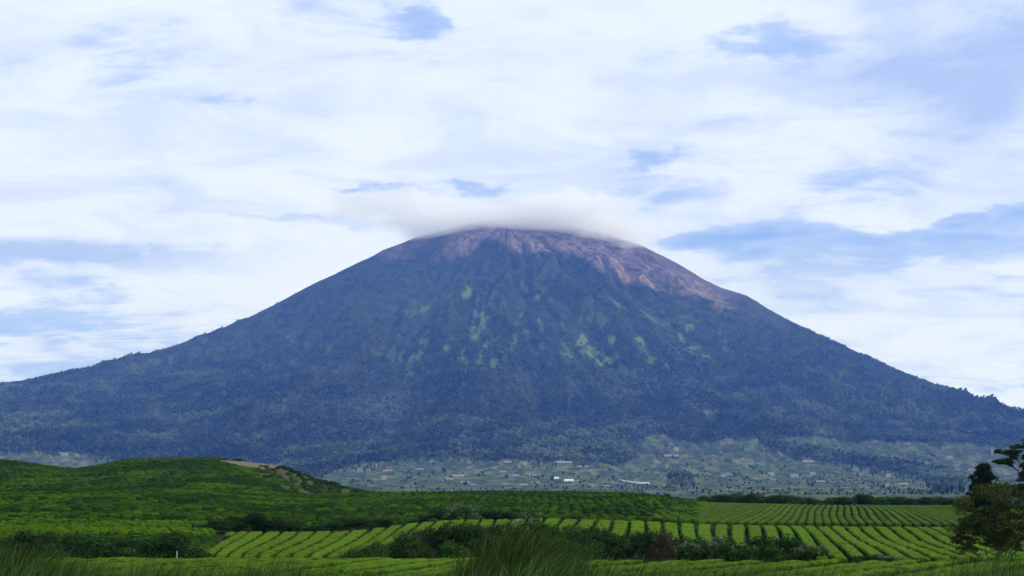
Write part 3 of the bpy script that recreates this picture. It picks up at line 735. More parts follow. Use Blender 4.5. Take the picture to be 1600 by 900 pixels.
# ================================================================== PLANTS
def leaf_quads(C, size, nrm, r, aspect=.55):
    """diamond leaves at points C"""
    n = len(C)
    t = r.normal(0, 1, (n, 3)); t -= (t*nrm).sum(1, keepdims=True)*nrm; t /= np.linalg.norm(t, axis=1, keepdims=True)+1e-9
    b = np.cross(nrm, t); s = np.asarray(size).reshape(-1, 1)*np.ones((n, 1))
    V = np.stack([C-t*s, C+b*s*aspect, C+t*s, C-b*s*aspect], 1).reshape(-1, 3)
    return V, np.arange(n*4).reshape(-1, 4)
def foliage(lobes, per_m2, leaf, seed, mat, name='foliage', up=.35, shell=.55, acc=None, base_tint=.45, aspect=.55):
    """leaves through the volume of a set of lobes (centre, radii)"""
    r = np.random.default_rng(seed); a = acc or Acc()
    for c, rad in lobes:
        rad = np.asarray(rad, float); n = int(per_m2*4*np.pi*np.mean(rad)**2)+8
        dv = r.normal(0, 1, (n, 3)); dv /= np.linalg.norm(dv, axis=1, keepdims=True)
        dv[:, 2] = np.where(dv[:, 2] < -.35, -dv[:, 2]*.6, dv[:, 2])
        q = r.uniform(shell**3, 1.12, n)**(1/3)
        q = q*(1+.22*np.sin(dv[:, 0]*7+seed)*np.cos(dv[:, 1]*6+dv[:, 2]*5))
        C = np.asarray(c)+dv*rad*q[:, None]
        nr = dv+r.normal(0, .55, (n, 3))+np.array([0, 0, up]); nr /= np.linalg.norm(nr, axis=1, keepdims=True)
        V, Q = leaf_quads(C, leaf*r.uniform(.6, 1.4, n), nr, r, aspect)
        tint = np.clip(base_tint+r.normal(0, .22, n)+r.normal(0, .12), 0, 1)
        a.add(V, Q, tint=np.repeat(tint, 4))
    return a if acc else a.mesh(name, mat, smooth=False)
def shrub_lobes(r, w_, h_, n):
    L = []
    for k in range(n):
        a = r.uniform(0, 6.28); q = math.sqrt(r.uniform(0, 1))*w_*.34
        rad = r.uniform(.18, .32)*w_
        zz = r.uniform(.25, .8)*h_*(1-.5*(q/(w_*.5))**2)
        L.append(((q*math.cos(a), q*math.sin(a), max(zz, rad*.5)), (rad, rad, rad*r.uniform(.7, 1.1)*h_/w_*1.1)))
    return L
PROTO = {}
def build_shrub_protos():
    """ten shrubs to copy: foliage with stems; some with pale flower heads"""
    kinds = [('shrub_leaf', 1.9, 1.7, 9, .07), ('shrub_leaf', 2.4, 1.5, 11, .075), ('shrub_leaf', 1.5, 1.9, 8, .06), ('shrub_dark', 2.2, 1.9, 10, .07), ('shrub_dark', 2.8, 1.7, 12, .075), ('shrub_dark', 1.7, 2.2, 9, .065), ('shrub_brown', 1.7, 1.8, 8, .055), ('shrub_leaf', 2.0, 1.6, 9, .06)]
    for i, (mt, w_, h_, n, leaf) in enumerate(kinds):
        r = np.random.default_rng(40+i); L = shrub_lobes(r, w_, h_, n)
        fa = Acc(); foliage(L, 75, leaf, 60+i, M[mt], acc=fa)
        st = Acc()
        for c, rad in L[:6]:
            V, Q = tube([(c[0]*.15, c[1]*.15, -.15), (c[0]*.5, c[1]*.5, c[2]*.5), c], (.035, .025, .012), 5); st.add(V, Q)
        if i in (7, 2):
            C = []
            for c, rad in L:
                for k in range(3):
                    dv = r.normal(0, 1, 3); dv[2] = abs(dv[2])+.3; dv /= np.linalg.norm(dv)
                    p0 = np.asarray(c)+dv*np.asarray(rad)*1.08
                    C.append(p0+r.normal(0, .07, (22, 3)))
            C = np.concatenate(C); nr = r.normal(0, 1, C.shape)+(0, 0, .8); nr /= np.linalg.norm(nr, axis=1, keepdims=True)
            V, Q = leaf_quads(C, r.uniform(.025, .05, len(C)), nr, r, .8); fa.add(V, Q, tint=np.full(len(V), 2.0))
        PROTO[i] = (fa.mesh('foliage', M[mt], False), st.mesh('stem', M['dark_bark']), w_, h_)
def shrub(kind, px, Yd, wid, hgt, label, group, dz=0.0):
    fol, st, w_, h_ = PROTO[kind]
    wid *= 1.3; hgt *= 1.12
    x, y, z = spot(px, Yd)
    o = thing('shrub', label, 'shrub', (x, y, z+dz), group)
    o.scale = (wid/w_, wid/w_, hgt/h_); o.rotation_euler = (0, 0, random.uniform(0, 6.28))
    link('foliage', fol, o); link('stem', st, o)
    return o
KIND_WORDS = {0: 'mid green', 1: 'low green', 2: 'pale-flowered', 3: 'dark rounded', 4: 'broad dark', 5: 'tall dark', 6: 'reddish brown', 7: 'white-flowered'}
def build_shrubs():
    ditch_w = [ # px, Y, width, height, kind: ditch between near field and middle field, west stretch
     (100, 95, 2.6, 1.7, 3), (128, 97, 2.8, 2.0, 4), (158, 94, 2.4, 2.3, 5), (180, 97, 2.6, 2.0, 3), (205, 94, 2.4, 1.5, 0), (228, 96, 2.6, 1.9, 4), (250, 94, 2.2, 2.1, 3), (272, 97, 2.8, 2.2, 4), (296, 95, 2.3, 1.9, 5), (318, 94, 1.6, 1.2, 3), (82, 92, 1.8, 1.6, 0), (150, 100, 2.8, 2.2, 0), (212, 101, 2.9, 2.2, 0), (60, 99, 2.6, 2.2, 3), (30, 97, 3.0, 2.6, 5), (262, 102, 2.8, 2.2, 0)]
    ditch_c = [(520, 94, 1.0, .8, 0), (556, 96, 1.6, 1.2, 0), (585, 97, 1.9, 1.6, 0), (610, 95, 1.8, 1.7, 5), (635, 97, 2.4, 2.1, 0), (652, 103, 2.4, 2.0, 6), (662, 94, 1.9, 1.5, 3), (685, 98, 2.6, 2.2, 4), (698, 106, 2.6, 2.3, 0), (712, 94, 2.0, 1.7, 0), (735, 98, 2.6, 2.3, 3), (640, 110, 2.0, 1.4, 4), (760, 96, 2.6, 2.1, 0), (664, 114, 2.2, 1.7, 3), (690, 117, 2.2, 1.6, 6), (716, 112, 2.6, 2.0, 0), (742, 115, 2.6, 2.1, 0), (770, 113, 2.6, 1.9, 3), (800, 112, 2.8, 2.1, 0)]
    ditch_e = [(820, 100, 2.3, 2.6, 2), (850, 96, 2.6, 2.0, 0), (880, 94, 2.2, 1.7, 0), (905, 97, 2.4, 1.9, 3), (925, 94, 2.0, 1.5, 0), (945, 99, 2.4, 2.2, 0), (965, 95, 2.3, 1.8, 4), (985, 97, 2.2, 1.9, 0), (1012, 94, 1.7, 2.0, 3), (1034, 93, 1.9, 2.3, 6), (1058, 96, 2.2, 1.7, 0), (1078, 92, 1.6, 1.3, 7), (1098, 95, 2.2, 1.7, 0), (1120, 92, 1.8, 1.6, 7), (1142, 94, 1.9, 1.8, 5), (1162, 91, 1.8, 1.3, 0), (1190, 93, 2.0, 1.7, 3), (1212, 91, 1.7, 1.3, 0), (1235, 93, 2.1, 1.6, 4), (1258, 91, 1.6, 1.2, 7), (1276, 92, 1.5, 1.1, 7), (838, 114, 2.8, 2.0, 0), (866, 112, 2.6, 2.0, 0), (895, 115, 2.4, 1.7, 1), (922, 113, 2.4, 1.6, 4), (952, 114, 2.2, 1.4, 6), (982, 110, 2.4, 1.5, 0), (1010, 107, 2.2, 1.4, 0), (1045, 104, 2.0, 1.2, 4), (1085, 100, 1.8, 1.0, 0)]
    ditch_f = [(1352, 86, 1.3, .9, 3), (1374, 87, 1.4, 1.0, 7), (1398, 86, 1.3, .8, 7), (1420, 87, 1.4, .8, 0), (1442, 86, 1.2, .6, 3)]
    hedge_w = [(345, 172, 3.2, 2.0, 4), (372, 174, 3.6, 2.4, 3), (392, 172, 3.4, 3.0, 4), (412, 174, 3.4, 2.6, 5), (436, 173, 3.4, 2.0, 3), (460, 174, 3.4, 1.7, 4), (486, 173, 2.8, 1.2, 0), (515, 172, 2.6, 1.7, 4), (536, 174, 3.0, 2.1, 3), (558, 173, 3.0, 2.0, 4), (580, 174, 2.8, 2.0, 0), (600, 173, 2.5, 1.7, 3), (320, 171, 3.4, 1.6, 0)]
    knoll = [(668, 178, 2.4, 1.6, 3), (688, 180, 3.0, 2.2, 3), (712, 178, 2.6, 2.6, 2), (736, 179, 2.4, 2.3, 2), (758, 181, 2.8, 1.7, 4), (780, 180, 2.8, 1.6, 3), (802, 181, 2.6, 1.5, 4), (824, 180, 2.4, 1.3, 3), (644, 176, 2.0, 1.3, 0)]
    crest = []
    r = np.random.default_rng(5)
    for p in np.arange(1098, 1530, 8): crest.append((p+r.uniform(-4, 4), 338+r.uniform(-6, 8), r.uniform(3.0, 4.6), float(np.interp(p, [1098, 1140, 1300, 1350, 1400, 1500], [2.4, 3.2, 2.6, 3.4, 2.8, 2.4]))*r.uniform(.8, 1.15), int(r.choice([0, 3, 0, 1]))))
    skyline = [(505, 415, 2.6, 1.4, 3), (522, 405, 3.2, 2.2, 5), (345, 462, 3.0, 1.2, 3), (372, 462, 3.4, 1.4, 4), (270, 466, 3, 1.3, 6), (292, 465, 3, 1.2, 6), (1042, 342, 1.6, 1.8, 5), (440, 425, 3.2, 1.2, 4), (462, 422, 3.4, 1.2, 3)]
    slope = []
    for k in range(26):
        p = r.uniform(405, 560); q = r.uniform(352, 425)
        slope.append((p, q, r.uniform(1.4, 2.8), r.uniform(.7, 1.3), int(r.choice([0, 3, 6, 6, 4]))))
    sets = [(ditch_w, 'in the ditch by the white post', 'counted towards the post', 'ditch shrubs by the white post'), (ditch_c, 'in the ditch below the tea slope', 'counted towards the grass clump', 'ditch shrubs below the tea slope'),
            (ditch_e, 'in the ditch below the knoll', 'counted from the grass clump', 'ditch shrubs below the knoll'), (ditch_f, 'at the near field edge', 'counted towards the olive tree', 'low shrubs at the near field edge'),
            (hedge_w, 'along the top of the tea slope', 'counted towards the knoll', 'shrubs along the top of the tea slope'), (knoll, 'behind the knoll', 'counted from the tea slope', 'shrubs behind the knoll'),
            (crest, 'on the far field crest', 'counted towards the olive tree', 'shrubs on the far field crest'), (skyline, 'on the hill skyline', 'counted from the bare summit', 'shrubs on the hill skyline'), (slope, 'on the scrubby brown slope', 'counted from the bare summit', 'shrubs on the scrubby brown slope')]
    ditch_w = [(p, yd, wd, hg*1.2, kd) for p, yd, wd, hg, kd in ditch_w]; sets[0] = (ditch_w,)+sets[0][1:]
    for q_ in (1, 2): sets[q_] = ([(p, yd, wd*1.1, hg*1.38, kd) for p, yd, wd, hg, kd in sets[q_][0]],)+sets[q_][1:]
    for lst, where, how, grp in sets:
        lst = sorted(lst); cnt = {}
        for (p, yd, wd, hg, kd) in lst:
            i = cnt.get(kd, 0); cnt[kd] = i+1
            shrub(kd, p, yd, wd, hg, f'{ordinal(i)} {KIND_WORDS[kd]} shrub {where}, {how}', grp)

def grass_acc(n, R0, hmin, hmax, lean, seed, width=.018, spread=.36, dry=False):
    r = np.random.default_rng(seed); a = Acc(); k = 6
    ang = r.uniform(0, 6.28, n); q = np.sqrt(r.uniform(0, 1, n))
    bx = np.cos(ang)*q*R0[0]; by = np.sin(ang)*q*R0[1]
    h = r.uniform(hmin, hmax, n)*(1-.35*q**2)
    az_ = r.uniform(0, 6.28, n); tilt = np.abs(r.normal(0, spread, n))
    dx = np.cos(az_)*tilt+lean*r.uniform(.4, 1.3, n); dy = np.sin(az_)*tilt
    t = np.linspace(0, 1, k)
    bend = r.uniform(.5, 1.3, n)
    PX_ = bx[:, None]+dx[:, None]*h[:, None]*(.35*t+bend[:, None]*.65*t**2.4)[None] if False else bx[:, None]+dx[:, None]*h[:, None]*(.35*t[None]+bend[:, None]*.65*t[None]**2.4)
    PY_ = by[:, None]+dy[:, None]*h[:, None]*(.35*t[None]+bend[:, None]*.65*t[None]**2.4)
    PZ_ = h[:, None]*(t[None]-.22*bend[:, None]*np.hypot(dx, dy)[:, None]*t[None]**3)
    wd = width*r.uniform(.6, 1.5, n)[:, None]*(1-t[None]**2*.9)
    fa = r.uniform(0, 6.28, n); ux, uy = np.cos(fa)[:, None], np.sin(fa)[:, None]
    A_ = np.stack([PX_-ux*wd, PY_-uy*wd, PZ_], -1); B_ = np.stack([PX_+ux*wd, PY_+uy*wd, PZ_], -1)
    V = np.stack([A_, B_], 2).reshape(n, k*2, 3)
    q0 = np.array([(2*i, 2*i+1, 2*i+3, 2*i+2) for i in range(k-1)])
    Q = (q0[None]+(np.arange(n)*2*k)[:, None, None]).reshape(-1, 4)
    tint = np.clip(r.normal(.42, .38, n), 0, 1)
    return V.reshape(-1, 3), Q, np.repeat(tint, 2*k)
def build_grass():
    def clump(px, Yd, rx, ry, hmin, hmax, n, lean, seed, label, group=None, width=.018, dry=0):
        x, y, z = spot(px, Yd)
        o = thing('tall_grass_clump', label, 'grass clump', (x, y, z-.05), group)
        V, Q, t = grass_acc(n, (rx, ry), hmin, hmax, lean, seed, width); a = Acc(); a.add(V, Q, tint=t); link('blades', a.mesh('blades', M['grass_blade'], False), o)
        if dry:
            V, Q, t = grass_acc(dry, (rx, ry), hmin*.7, hmax*.9, lean, seed+1, width*.8); a = Acc(); a.add(V, Q, tint=t); link('dry_blades', a.mesh('dry_blades', M['dry_blade'], False), o)
    clump(776, 42, 1.7, 1.2, 2.0, 4.0, 3800, .62, 1, 'big dense clump of tall wind-bent grass in front of the near tea field', width=.016, dry=260)
    clump(845, 40, 1.4, 1.0, 1.5, 3.1, 1500, .6, 2, 'lower bent grass clump leaning out from the big clump', width=.015, dry=90)
    clump(20, 44, 1.5, 1.1, 2.0, 3.1, 1500, .35, 3, 'dark tall grass clump at the frame edge before the ditch shrubs', width=.018, dry=130)
    clump(70, 40, 1.2, .9, 1.2, 2.1, 900, .6, 4, 'yellowish bent grass clump between the dark clump and the near hedges', width=.015, dry=160)
    for i, (p, s) in enumerate(((540, 1.0), (585, 1.2), (655, 1.25))):
        clump(p, 88, .8, .6, 1.3*s, 2.3*s, 300, .35, 20+i, ['small reedy tuft at the foot of the tea slope', 'middling reedy tuft below the tea slope, next to a small tuft', 'tall dark reedy tuft spiking up before the ditch shrubs'][i], 'reedy tufts by the ditch', width=.03)
    # fringe along the bank: uncountable
    a = Acc(); r = np.random.default_rng(77)
    for k in range(620):
        p = r.uniform(-160, 1760); yd = r.uniform(31, 47)
        x, y, z = spot(p, yd)
        top = float(np.interp(p, [-160, 60, 120, 220, 330, 420, 470, 560, 690, 720, 860, 960, 1080, 1240, 1330, 1450, 1500, 1600, 1760], [845, 868, 884, 882, 888, 876, 886, 897, 896, 880, 878, 884, 882, 890, 900, 892, 874, 874, 872]))
        ht = (EYE+(HOR-top)/F*yd)-z
        if ht < .25: continue
        V, Q, t = grass_acc(44, (.7, .5), ht*.6, ht*1.5, .5, 1000+k, .013, .3)
        V = V+np.array([x, y, z-.05]); a.add(V, Q, tint=t)
    tag(link('bank_grass', a.mesh('bank_grass', M['grass_blade'], False)), 'loose fringe of wind-bent grass along the near bank', 'grass', kind='stuff')
    # low weeds between the fields
    a = Acc()
    for k in range(1500):
        p = r.uniform(-150, 1700); yd = r.choice([r.uniform(84.8, 99), r.uniform(168, 196), r.uniform(86, 97)])
        if yd < 100 and p > 1300: yd = r.uniform(79.5, 87)
        x, y, z = spot(p, yd)
        V, Q, t = grass_acc(16, (.7, .6), .25, .8, .2, 3000+k, .03, .4); a.add(V+np.array([x, y, z]), Q, tint=t)
    tag(link('weeds', a.mesh('weeds', M['grass_blade'], False)), 'rough weeds and grass in the ditches between the tea fields', 'weeds', kind='stuff')

# ------------------------------------------------------------------ trees
def limbs(acc, p0, dirv, length, rad, depth, r, tips, spread=.55, up=.15, n=5):
    pts = [np.array(p0, float)]; d_ = np.array(dirv, float); d_ /= np.linalg.norm(d_)
    for i in range(n):
        d_ = d_+r.normal(0, .10, 3)+np.array([0, 0, up*.2]); d_ /= np.linalg.norm(d_)
        pts.append(pts[-1]+d_*length/n)
    rr = np.linspace(rad, rad*.55, n+1)
    V, Q = tube(pts, rr, 7 if depth > 1 else 5); acc.add(V, Q)
    if depth == 0: tips.append(pts[-1]); return
    for k in range(int(r.integers(2, 4))):
        j = int(r.integers(max(1, n-2), n+1))
        e = d_+r.normal(0, spread, 3)+np.array([0, 0, up]); limbs(acc, pts[j], e, length*r.uniform(.55, .8), rr[j]*.7, depth-1, r, tips, spread, up, max(3, n-1))
    tips.append(pts[-1])
def build_trees():
    # olive-brown bushy tree with several thin stems
    x, y, z = spot(1558, 80); o = thing('olive_tree', 'olive brown bushy tree with thin forked stems before the tea rows', 'tree', (x, y, z)); o.scale = (1.12, 1.12, 1.26)
    r = np.random.default_rng(11); a = Acc(); tips = []
    for k in range(9):
        an = k/9*6.28+r.uniform(-.3, .3); limbs(a, (.15*math.cos(an), .15*math.sin(an), -.1), (.75*math.cos(an), .75*math.sin(an), 1.0), r.uniform(1.3, 2.0), .05, 2, r, tips, .5, .2)
    link('trunk', a.mesh('trunk', M['bark']), o)
    L = []
    for tpt in tips:
        if tpt[2] > 1.1: L.append((tpt, (r.uniform(.28, .5),)*2+(r.uniform(.22, .36),)))
    for k in range(60):
        an = r.uniform(0, 6.28); q = math.sqrt(r.uniform(0, 1))*2.5; zz = 2.2+r.uniform(0, 1)*2.6*math.sqrt(max(0, 1-(q/2.8)**2))
        L.append(((q*math.cos(an), q*math.sin(an), zz), (r.uniform(.32, .6),)*2+(r.uniform(.28, .48),)))
    for k in range(34):
        an = r.uniform(0, 6.28); q = r.uniform(1.2, 2.6); L.append(((q*math.cos(an), q*math.sin(an), r.uniform(.9, 2.4)), (r.uniform(.2, .4),)*2+(r.uniform(.18, .3),)))
    link('crown', foliage(L, 60, .075, 12, M['olive_leaf'], up=.6, shell=.35, base_tint=.42, aspect=.45), o)
    # dark conifer-like tree
    x, y, z = spot(1537, 150); o = thing('cypress_tree', 'dark dense bluntly pointed tree rising behind the olive tree', 'tree', (x, y, z))
    Ht = EYE+(HOR-726)/F*150-z; r = np.random.default_rng(21); a = Acc()
    V, Q = tube([(0, 0, -.2), (.1, 0, Ht*.5), (.05, .05, Ht*.93)], (.22, .14, .03), 8); a.add(V, Q); L = []
    for k in range(260):
        f = r.uniform(.12, 1)**.85; wv = (2.9*(1-f)**.55+.3)*r.uniform(.8, 1.15); an = r.uniform(0, 6.28); q = wv*r.uniform(.3, 1)
        c = (q*math.cos(an), q*math.sin(an), f*Ht-.15); L.append((c, (r.uniform(.28, .55),)*2+(r.uniform(.3, .6),)))
        if k % 3 == 0:
            V, Q = tube([(0, 0, f*Ht*.92), c], (.05, .015), 5); a.add(V, Q)
    link('trunk', a.mesh('trunk', M['dark_bark']), o)
    link('crown', foliage(L, 42, .11, 22, M['conifer_leaf'], up=.2, shell=.3, base_tint=.45), o)
    # big spreading tree with flat leaf layers
    x, y, z = spot(1630, 165); o = thing('umbrella_tree', 'tall spreading tree with flat leaf layers and bare slanting limbs', 'tree', (x, y, z))
    Ht = EYE+(HOR-700)/F*165-z; r = np.random.default_rng(31); a = Acc(); L = []
    V, Q = tube([(0, 0, -.2), (.1, 0, Ht*.25), (-.1, .1, Ht*.48)], (.42, .34, .28), 9); a.add(V, Q)
    for (dx, dy, hz, rad) in ((-5.8, -.5, .84, .9), (-4.6, .8, .95, 1.1), (-2.6, -.6, 1.02, 1.5), (.3, .5, 1.07, 1.8), (3.2, -.4, 1.0, 1.6), (5.2, .6, .9, 1.3), (-4.9, .4, .47, .7), (-3.0, 1.8, .55, 1.0), (2.0, -2.4, .8, 1.5), (-1.2, 2.6, .9, 1.5), (4.2, 1.5, .6, 1.2)):
        e = np.array([dx, dy, hz*Ht]); s0 = np.array([0, 0, Ht*(.46 if hz > .7 else .3)])
        m1 = s0+(e-s0)*np.array([.35, .35, .45]); m2 = s0+(e-s0)*np.array([.72, .72, .82])
        V, Q = tube([s0, m1, m2, e], (.17, .12, .07, .03), 6); a.add(V, Q)
        for k in range(24):
            an = r.uniform(0, 6.28); q = math.sqrt(r.uniform(0, 1))*rad*1.45
            c = e+np.array([q*math.cos(an), q*math.sin(an), r.uniform(-.25, .3)]); L.append((c, (r.uniform(.35, .7),)*2+(r.uniform(.16, .3),)))
            V, Q = tube([m2, (m2+c)/2+(0, 0, .12), c], (.04, .025, .01), 4); a.add(V, Q)
    for k in range(150):   # denser lower crown against the trunk
        an = r.uniform(0, 6.28); q = math.sqrt(r.uniform(0, 1))*3.4; zz = Ht*r.uniform(.22, .8)
        L.append(((q*math.cos(an), q*math.sin(an), zz), (r.uniform(.5, .9),)*2+(r.uniform(.4, .7),)))
    link('trunk', a.mesh('trunk', M['dark_bark']), o)
    link('crown', foliage(L, 46, .11, 32, M['shrub_dark'], up=.7, shell=.3, base_tint=.5), o)

def box(acc, c, s, rot=0):
    x0, y0, z0 = c; a, b, h = s[0]/2, s[1]/2, s[2]
    P_ = np.array([(-a, -b, 0), (a, -b, 0), (a, b, 0), (-a, b, 0), (-a, -b, h), (a, -b, h), (a, b, h), (-a, b, h)], float)
    cr, sr = math.cos(rot), math.sin(rot)
    P_ = np.stack([P_[:, 0]*cr-P_[:, 1]*sr+x0, P_[:, 0]*sr+P_[:, 1]*cr+y0, P_[:, 2]+z0], 1)
    acc.add(P_, [(0, 3, 2, 1), (4, 5, 6, 7), (0, 1, 5, 4), (1, 2, 6, 5), (2, 3, 7, 6), (3, 0, 4, 7)])
def build_post():
    x, y, z = spot(276.5, 85.5)
    a = Acc(); box(a, (0, 0, -.2), (.05, .05, 1.55)); V, Q = tube([(0, 0, 1.35), (0, 0, 1.40)], (.035, .015), 8)
    a.add(V, Q)
    tag(link('marker_post', a.mesh('marker_post', M['white_paint'], False), loc=(x, y, z)), 'thin white marker post at the edge of the near tea field', 'post')

def find_on_volcano(px, py):
    s = np.linspace(.22, .7, 2500); x, y, z = volcano_z(np.full_like(s, px), s)
    p, q = to_px(x, y, z); i = int(np.argmax(q < py))
    return float(x[i]), float(y[i]), float(z[i])
def build_farm():
    # px, py, width px, roof px, kind, turn, label
    B = [(600, 749, 10, 7, 'house', .2, 'small white gabled farmhouse standing alone on the plain'),
         (606, 736, 18, 3, 'plastic_sheet', .05, 'pale plastic greenhouse just above the small white farmhouse'),
         (655, 734, 16, 3, 'zinc_roof', 0, 'grey roofed shed at the forest foot behind a pair of trees'),
         (716, 745, 22, 4, 'plastic_sheet', -.15, 'slanting pale greenhouse on the plain below the forest edge'),
         (726, 754, 16, 3, 'zinc_roof', .05, 'long grey shed just below the slanting pale greenhouse'),
         (702, 749, 14, 3, 'zinc_roof', -.2, 'low grey shed adjoining the slanting pale greenhouse'),
         (786, 738, 12, 3, 'plastic_sheet', 0, 'short pale greenhouse in the middle of the plain'),
         (806, 744, 13, 4, 'zinc_roof', 0, 'grey green roofed shed above a row of low sheds'),
         (832, 744, 13, 4, 'zinc_roof', .1, 'pale shed beside the twin bright white sheds, farther back'),
         (818, 758, 17, 3, 'plastic_sheet', 0, 'low whitish greenhouse close behind the broad tea hill'),
         (790, 757, 10, 3, 'zinc_roof', 0, 'small grey shed close behind the broad tea hill'),
         (868, 749, 12, 5, 'white_sheet', .1, 'bright white shed, smaller one of a pair'),
         (889, 753, 17, 6, 'white_sheet', -.1, 'bright white shed with a big roof, larger one of a pair'),
         (880, 724, 32, 4, 'plastic_sheet', .1, 'wide pale plastic cover on the slope below the forest'),
         (793, 723, 14, 3, 'plastic_sheet', 0, 'thin white roof at the top of the tan field'),
         (843, 722, 7, 4, 'house', .1, 'tiny pale house below the forest edge'),
         (910, 730, 20, 3, 'plastic_sheet', .05, 'dull pale strip roof next to the wide plastic cover'),
         (925, 760, 10, 3, 'zinc_roof', 0, 'small dull shed at the foot of the plain by the hill crest'),
         (950, 760, 14, 3, 'zinc_roof', 0, 'low dull shed beside a darker one at the hill crest'),
         (1049, 713, 28, 4, 'zinc_roof', -.05, 'long blue grey roof on the green slope below the clearing'),
         (1130, 745, 8, 4, 'house', 0, 'small white house among trees on the far plain'),
         (1205, 744, 12, 6, 'house', .1, 'pale house at the start of the eastern village'),
         (1241, 746, 14, 6, 'house', -.1, 'wide pale house in the eastern village'),
         (1270, 742, 10, 5, 'house', 0, 'farther pale house in the eastern village'),
         (1282, 753, 16, 3, 'zinc_roof', 0, 'long low shed before the eastern village'),
         (1262, 723, 20, 4, 'plastic_sheet', -.25, 'slanting pale greenhouse on the slope above the eastern village'),
         (1384, 760, 12, 4, 'house', 0, 'white house near the plain edge below dark woods'),
         (1410, 757, 18, 3, 'plastic_sheet', 0, 'low pale greenhouse beside the white house near the plain edge'),
         (1388, 744, 9, 4, 'house', 0, 'small pale house on the slope over the low greenhouse'),
         (1487, 738, 9, 5, 'house', 0, 'pale house at the wood edge near the cypress tree'),
         (1516, 737, 11, 5, 'rust', 0, 'orange walled house close to the cypress tree'),
         (1470, 745, 8, 4, 'house', .1, 'small grey house below the wood near the cypress tree')]
    for px, py, wp, rp, kd, turn, lab in B:
        x, y, z = find_on_volcano(px, py)
        W = wp*.85/F*y; Hr = max(rp*.75/F*y, 2.2); D = max(W*.45, 7.0) if kd in ('house', 'rust') else max(min(W*.6, 18), 9.0)
        o = thing('farmhouse' if kd in ('house', 'rust') else 'farm_shed', lab, 'house' if kd in ('house', 'rust') else 'shed', (x, y, z), 'farm buildings on the plain'); o.rotation_euler = (0, 0, turn)
        wh = Hr*.5 if kd in ('house', 'rust') else Hr*.25
        a = Acc(); box(a, (0, 0, -2.5), (W*.96, D*.94, 2.5+wh)); 
        wm = M['house_wall'] if kd == 'house' else M['rust_roof'] if kd == 'rust' else M['shed_wall']
        link('wall', a.mesh('wall', wm, False), o)
        a = Acc(); hw, hd, rh = W/2, D/2+.4, Hr*.75
        sec = [(-hd, 0), (-hd*.66, rh*.55), (-hd*.33, rh*.88), (0, rh), (hd*.33, rh*.88), (hd*.66, rh*.55), (hd, 0)] if kd in ('plastic_sheet', 'white_sheet') else [(-hd, 0), (0, rh), (hd, 0)]
        V = [(sx_*hw, q, wh+zz+.003) for sx_ in (-1, 1) for q, zz in sec]; m_ = len(sec)
        Q = [(i, i+1, m_+i+1, m_+i) for i in range(m_-1)]
        T_ = [(0, i+1, i) for i in range(1, m_-1)]+[(m_, m_+i, m_+i+1) for i in range(1, m_-1)]
        a.add(V, Q, T_)
        rm = M[kd] if kd in M else M['zinc_roof'] if kd == 'house' else M['rust_roof']
        link('roof', a.mesh('roof', rm, False), o)
    # the long curved greenhouse
    pts = [find_on_volcano(p, q) for p, q in ((967, 750), (978, 752), (990, 755), (1002, 757), (1014, 757))]
    a = Acc(); V = []; n = 7
    for i, p in enumerate(pts):
        for k in range(n):
            t_ = k/(n-1)*math.pi; V.append((p[0], p[1]-7*math.cos(t_), pts[2][2]*.3+p[2]*.7+5.5*math.sin(t_)))
    V = np.array(V); c = V.mean(0); a.add(V-c, grid_quads(len(pts), n))
    tag(link('greenhouse', a.mesh('greenhouse', M['white_sheet']), loc=c), 'long curved bright white plastic greenhouse tunnel on the plain', 'greenhouse')
    # lone trees one can pick out on the plain
    r = np.random.default_rng(3); protos = []
    for k in range(4):
        a = Acc(); L = [((r.normal(0, 1.2), r.normal(0, 1.2), 4.5+r.uniform(-2, 3.5)), (r.uniform(1.4, 2.4),)*2+(r.uniform(1.6, 2.8),)) for _ in range(7)]
        V, Q = tube([(0, 0, -1), (0, 0, 5)], (.35, .2), 6)
        protos.append((foliage(L, 5, .55, 200+k, M['conifer_leaf'], base_tint=.6), (V, Q)))
    tm = []
    for k, (f, (V, Q)) in enumerate(protos):
        a = Acc(); a.add(V, Q); tm.append(a.mesh('trunk', M['bark']))
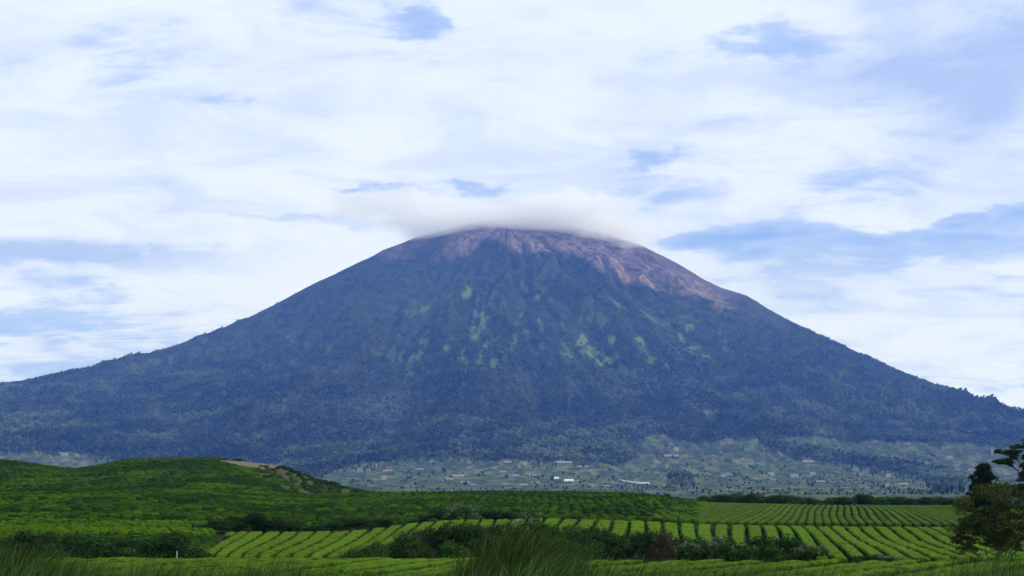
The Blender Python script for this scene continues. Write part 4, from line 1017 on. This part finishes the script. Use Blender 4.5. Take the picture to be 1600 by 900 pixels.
    named = [(612, 719), (629, 721), (678, 728), (655, 744), (748, 748), (860, 715), (842, 752), (880, 742), (958, 751), (1152, 700), (1040, 722), (970, 715), (1180, 735), (1226, 735), (1350, 730), (1420, 712), (1460, 716), (1200, 752), (1340, 748), (1110, 728)]
    more = [(r.uniform(540, 1490), r.uniform(715, 765)) for _ in range(45)]
    for i, (px, py) in enumerate(named+more):
        x, y, z = find_on_volcano(px, py)
        k = i % 4
        o = thing('field_tree', 'tiny dark lone tree dotted on the farmland plain below the forest', 'tree', (x, y, z), 'lone trees on the farmland plain')
        link('crown', protos[k][0], o); link('trunk', tm[k], o)
        sc = r.uniform(.9, 1.7); o.scale = (sc*.9, sc*.9, sc*r.uniform(.9, 1.5)); o.rotation_euler = (0, 0, r.uniform(0, 6.28))

# ------------------------------------------------------------------ air and cloud
def ellipsoid(n=24, m=12):
    V = [(0, 0, -1)]; 
    for j in range(1, m):
        t = -np.pi/2+np.pi*j/m
        for i in range(n): a = i/n*2*np.pi; V.append((math.cos(t)*math.cos(a), math.cos(t)*math.sin(a), math.sin(t)))
    V.append((0, 0, 1)); T = []; Q = []
    for i in range(n): T.append((0, 1+(i+1) % n, 1+i)); T.append((len(V)-1, 1+(m-2)*n+i, 1+(m-2)*n+(i+1) % n))
    for j in range(m-2):
        for i in range(n): Q.append((1+j*n+i, 1+j*n+(i+1) % n, 1+(j+1)*n+(i+1) % n, 1+(j+1)*n+i))
    return np.array(V), np.array(Q), np.array(T)
def build_air():
    a = Acc(); box(a, (0, 6000, -60), (30000, 20000, 2760))
    tag(link('haze', a.mesh('haze', M['haze'], False)), kind='stuff')
    V, Q, T = ellipsoid()
    me = new_mesh('summit_cloud', V, Q, T, M['cloud'])
    o = link('summit_cloud', me, loc=((835-CX)/F*9800, 9730, EYE+(HOR-325)/F*9800))
    o.scale = (1750, 1000, 420)
    tag(o, 'soft white cap cloud resting on the summit of the volcano', 'cloud')

make_materials()
build_ground()
build_volcano()
build_air()
build_forest()
build_near_rows()
build_mid_rows()
build_far_rows()
build_hill_bushes()
build_shrub_protos()
build_shrubs()
build_trees()
build_grass()
build_post()
build_farm()
